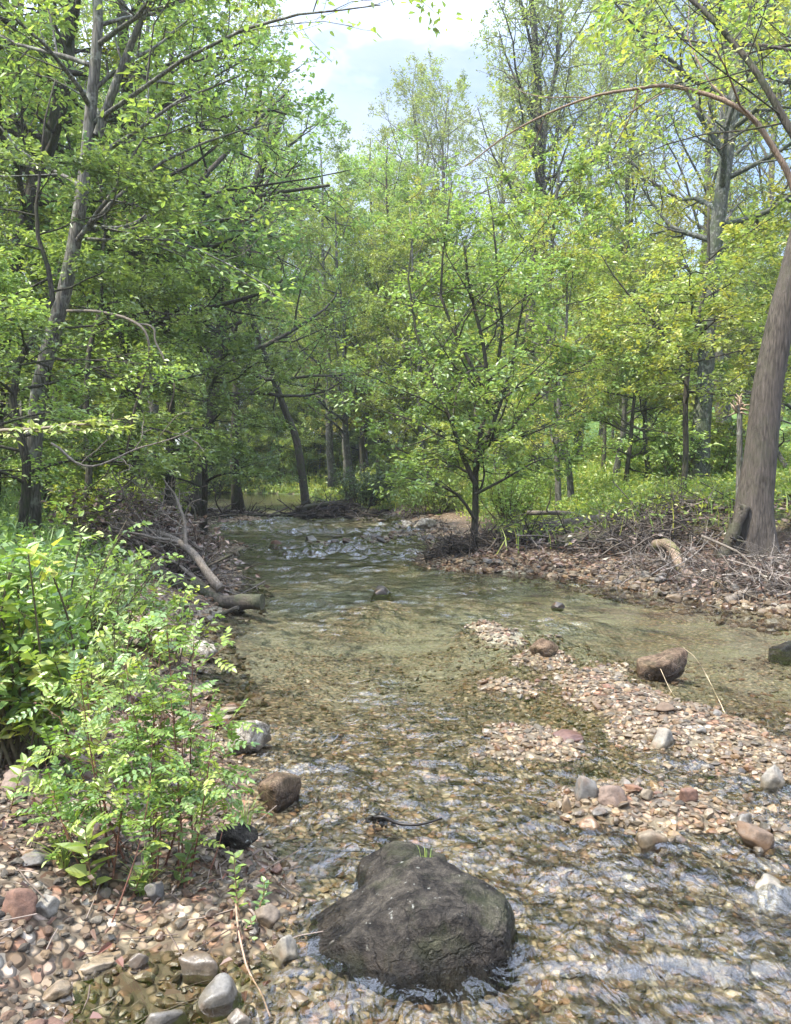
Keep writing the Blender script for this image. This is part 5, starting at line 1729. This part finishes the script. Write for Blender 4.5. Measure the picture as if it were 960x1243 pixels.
# bushes under the trees
BUSH = {}
BUSH['mid'] = [small_shrub('woodland_bush', 'bush', (0, 0, 0), 1.0, 1.7, 30, .10, MID + FRESH, 91, branch=8, simple=True, r0=.01), False]
BUSH['fresh'] = [small_shrub('woodland_bush', 'bush', (0, 0, 0), .9, 1.5, 28, .10, FRESH + YELLOW[:1], 92, branch=8, simple=True, r0=.01), False]
BUSH['deep'] = [small_shrub('woodland_bush', 'bush', (0, 0, 0), 1.1, 2.0, 32, .10, DEEP + MID[:1], 93, branch=8, simple=True, r0=.012), False]
BUSH['yellow'] = [small_shrub('woodland_bush', 'bush', (0, 0, 0), .9, 1.4, 26, .10, YELLOW + FRESH, 94, branch=8, simple=True, r0=.01), False]
BW = {'mid': 'mid green', 'fresh': 'fresh green', 'deep': 'dark green', 'yellow': 'yellow green'}


def bush(key, x, y, s, side):
    rec = BUSH[key]
    loc = (x, y, lz(x, y) - .05)
    lab = '%s woodland bush under the trees %s' % (BW[key], side)
    grp = '%s bushes %s' % (BW[key], side)
    if not rec[1]:
        rec[1] = True
        o = rec[0]
        o.location, o.scale = loc, (s,) * 3
        o['label'], o['group'] = lab, grp
    else:
        copy_tree(rec[0], loc, RNG.uniform(0, 6.28), s, lab, grp)


r_ = np.random.default_rng(15)
tk = []
for x, y in scatter(40, r_, lambda: (lambda y: (np.interp(y, YL, XL) - .9 - r_.random() * y * .38, y))(10.5 * (58 / 10.5) ** r_.random()), 1.2, tk):
    bush(r_.choice(['mid', 'deep', 'deep', 'fresh', 'mid']), x, y, r_.uniform(.6, 1.2), 'left of the stream')
for x, y in scatter(34, r_, lambda: (lambda y: (max(np.interp(y, YR, XR), -8) + 2.0 + r_.random() * y * .5, y))(16 * (58 / 16) ** r_.random()), 1.3, tk):
    if 645 < CX + F_PX * x / y < 722:
        continue
    bush(r_.choice(['fresh', 'yellow', 'mid', 'yellow']), x, y, r_.uniform(.6, 1.25), 'right of the stream')
for x, y in scatter(46, r_, lambda: (r_.uniform(-30, 10), r_.uniform(53, 64)), 1.1, tk):
    bush(r_.choice(['fresh', 'mid', 'yellow', 'mid']), x, y, r_.uniform(1.2, 2.4), 'beyond the stream bend')

for i in range(17):
    px, y = 205 + i * 12 + r_.uniform(-5, 5), r_.uniform(53.6, 55.5)
    bush(['mid', 'fresh', 'deep', 'mid'][i % 4], (px - CX) / F_PX * y, y, r_.uniform(1.0, 1.7), 'beyond the stream bend')

# low trees filling the left bank between the trunks
for i, (px, y, k, s) in enumerate([(20, 8.5, 'under3', .75), (95, 11, 'under', .9), (170, 13, 'under3', 1.0), (-40, 7.6, 'under', .7), (245, 17.5, 'under3', 1.0), (60, 14, 'slim2', .9)]):
    x = (px - CX) / F_PX * y
    place(k, x, y, s, i * 1.3, KIND_WORDS[k] + ' in the woods on the left bank', 'trees in the woods left of the stream', False)
for i, (px, y, k, s) in enumerate([(760, 18, 'under', .9), (505, 31, 'under', 1.5), (960, 17, 'under2', 1.1)]):
    x = (px - CX) / F_PX * y
    place(k, x, y, s, i * 1.9, KIND_WORDS[k] + ' in the woods on the right bank', 'trees in the woods right of the stream', False)

# every kind in use? a kind that was never placed would stand at the origin
for key, rec in list(PROTO.items()) + list(BUSH.items()):
    if not rec[1]:
        for ch in list(rec[0].children):
            bpy.data.objects.remove(ch)
        bpy.data.objects.remove(rec[0])
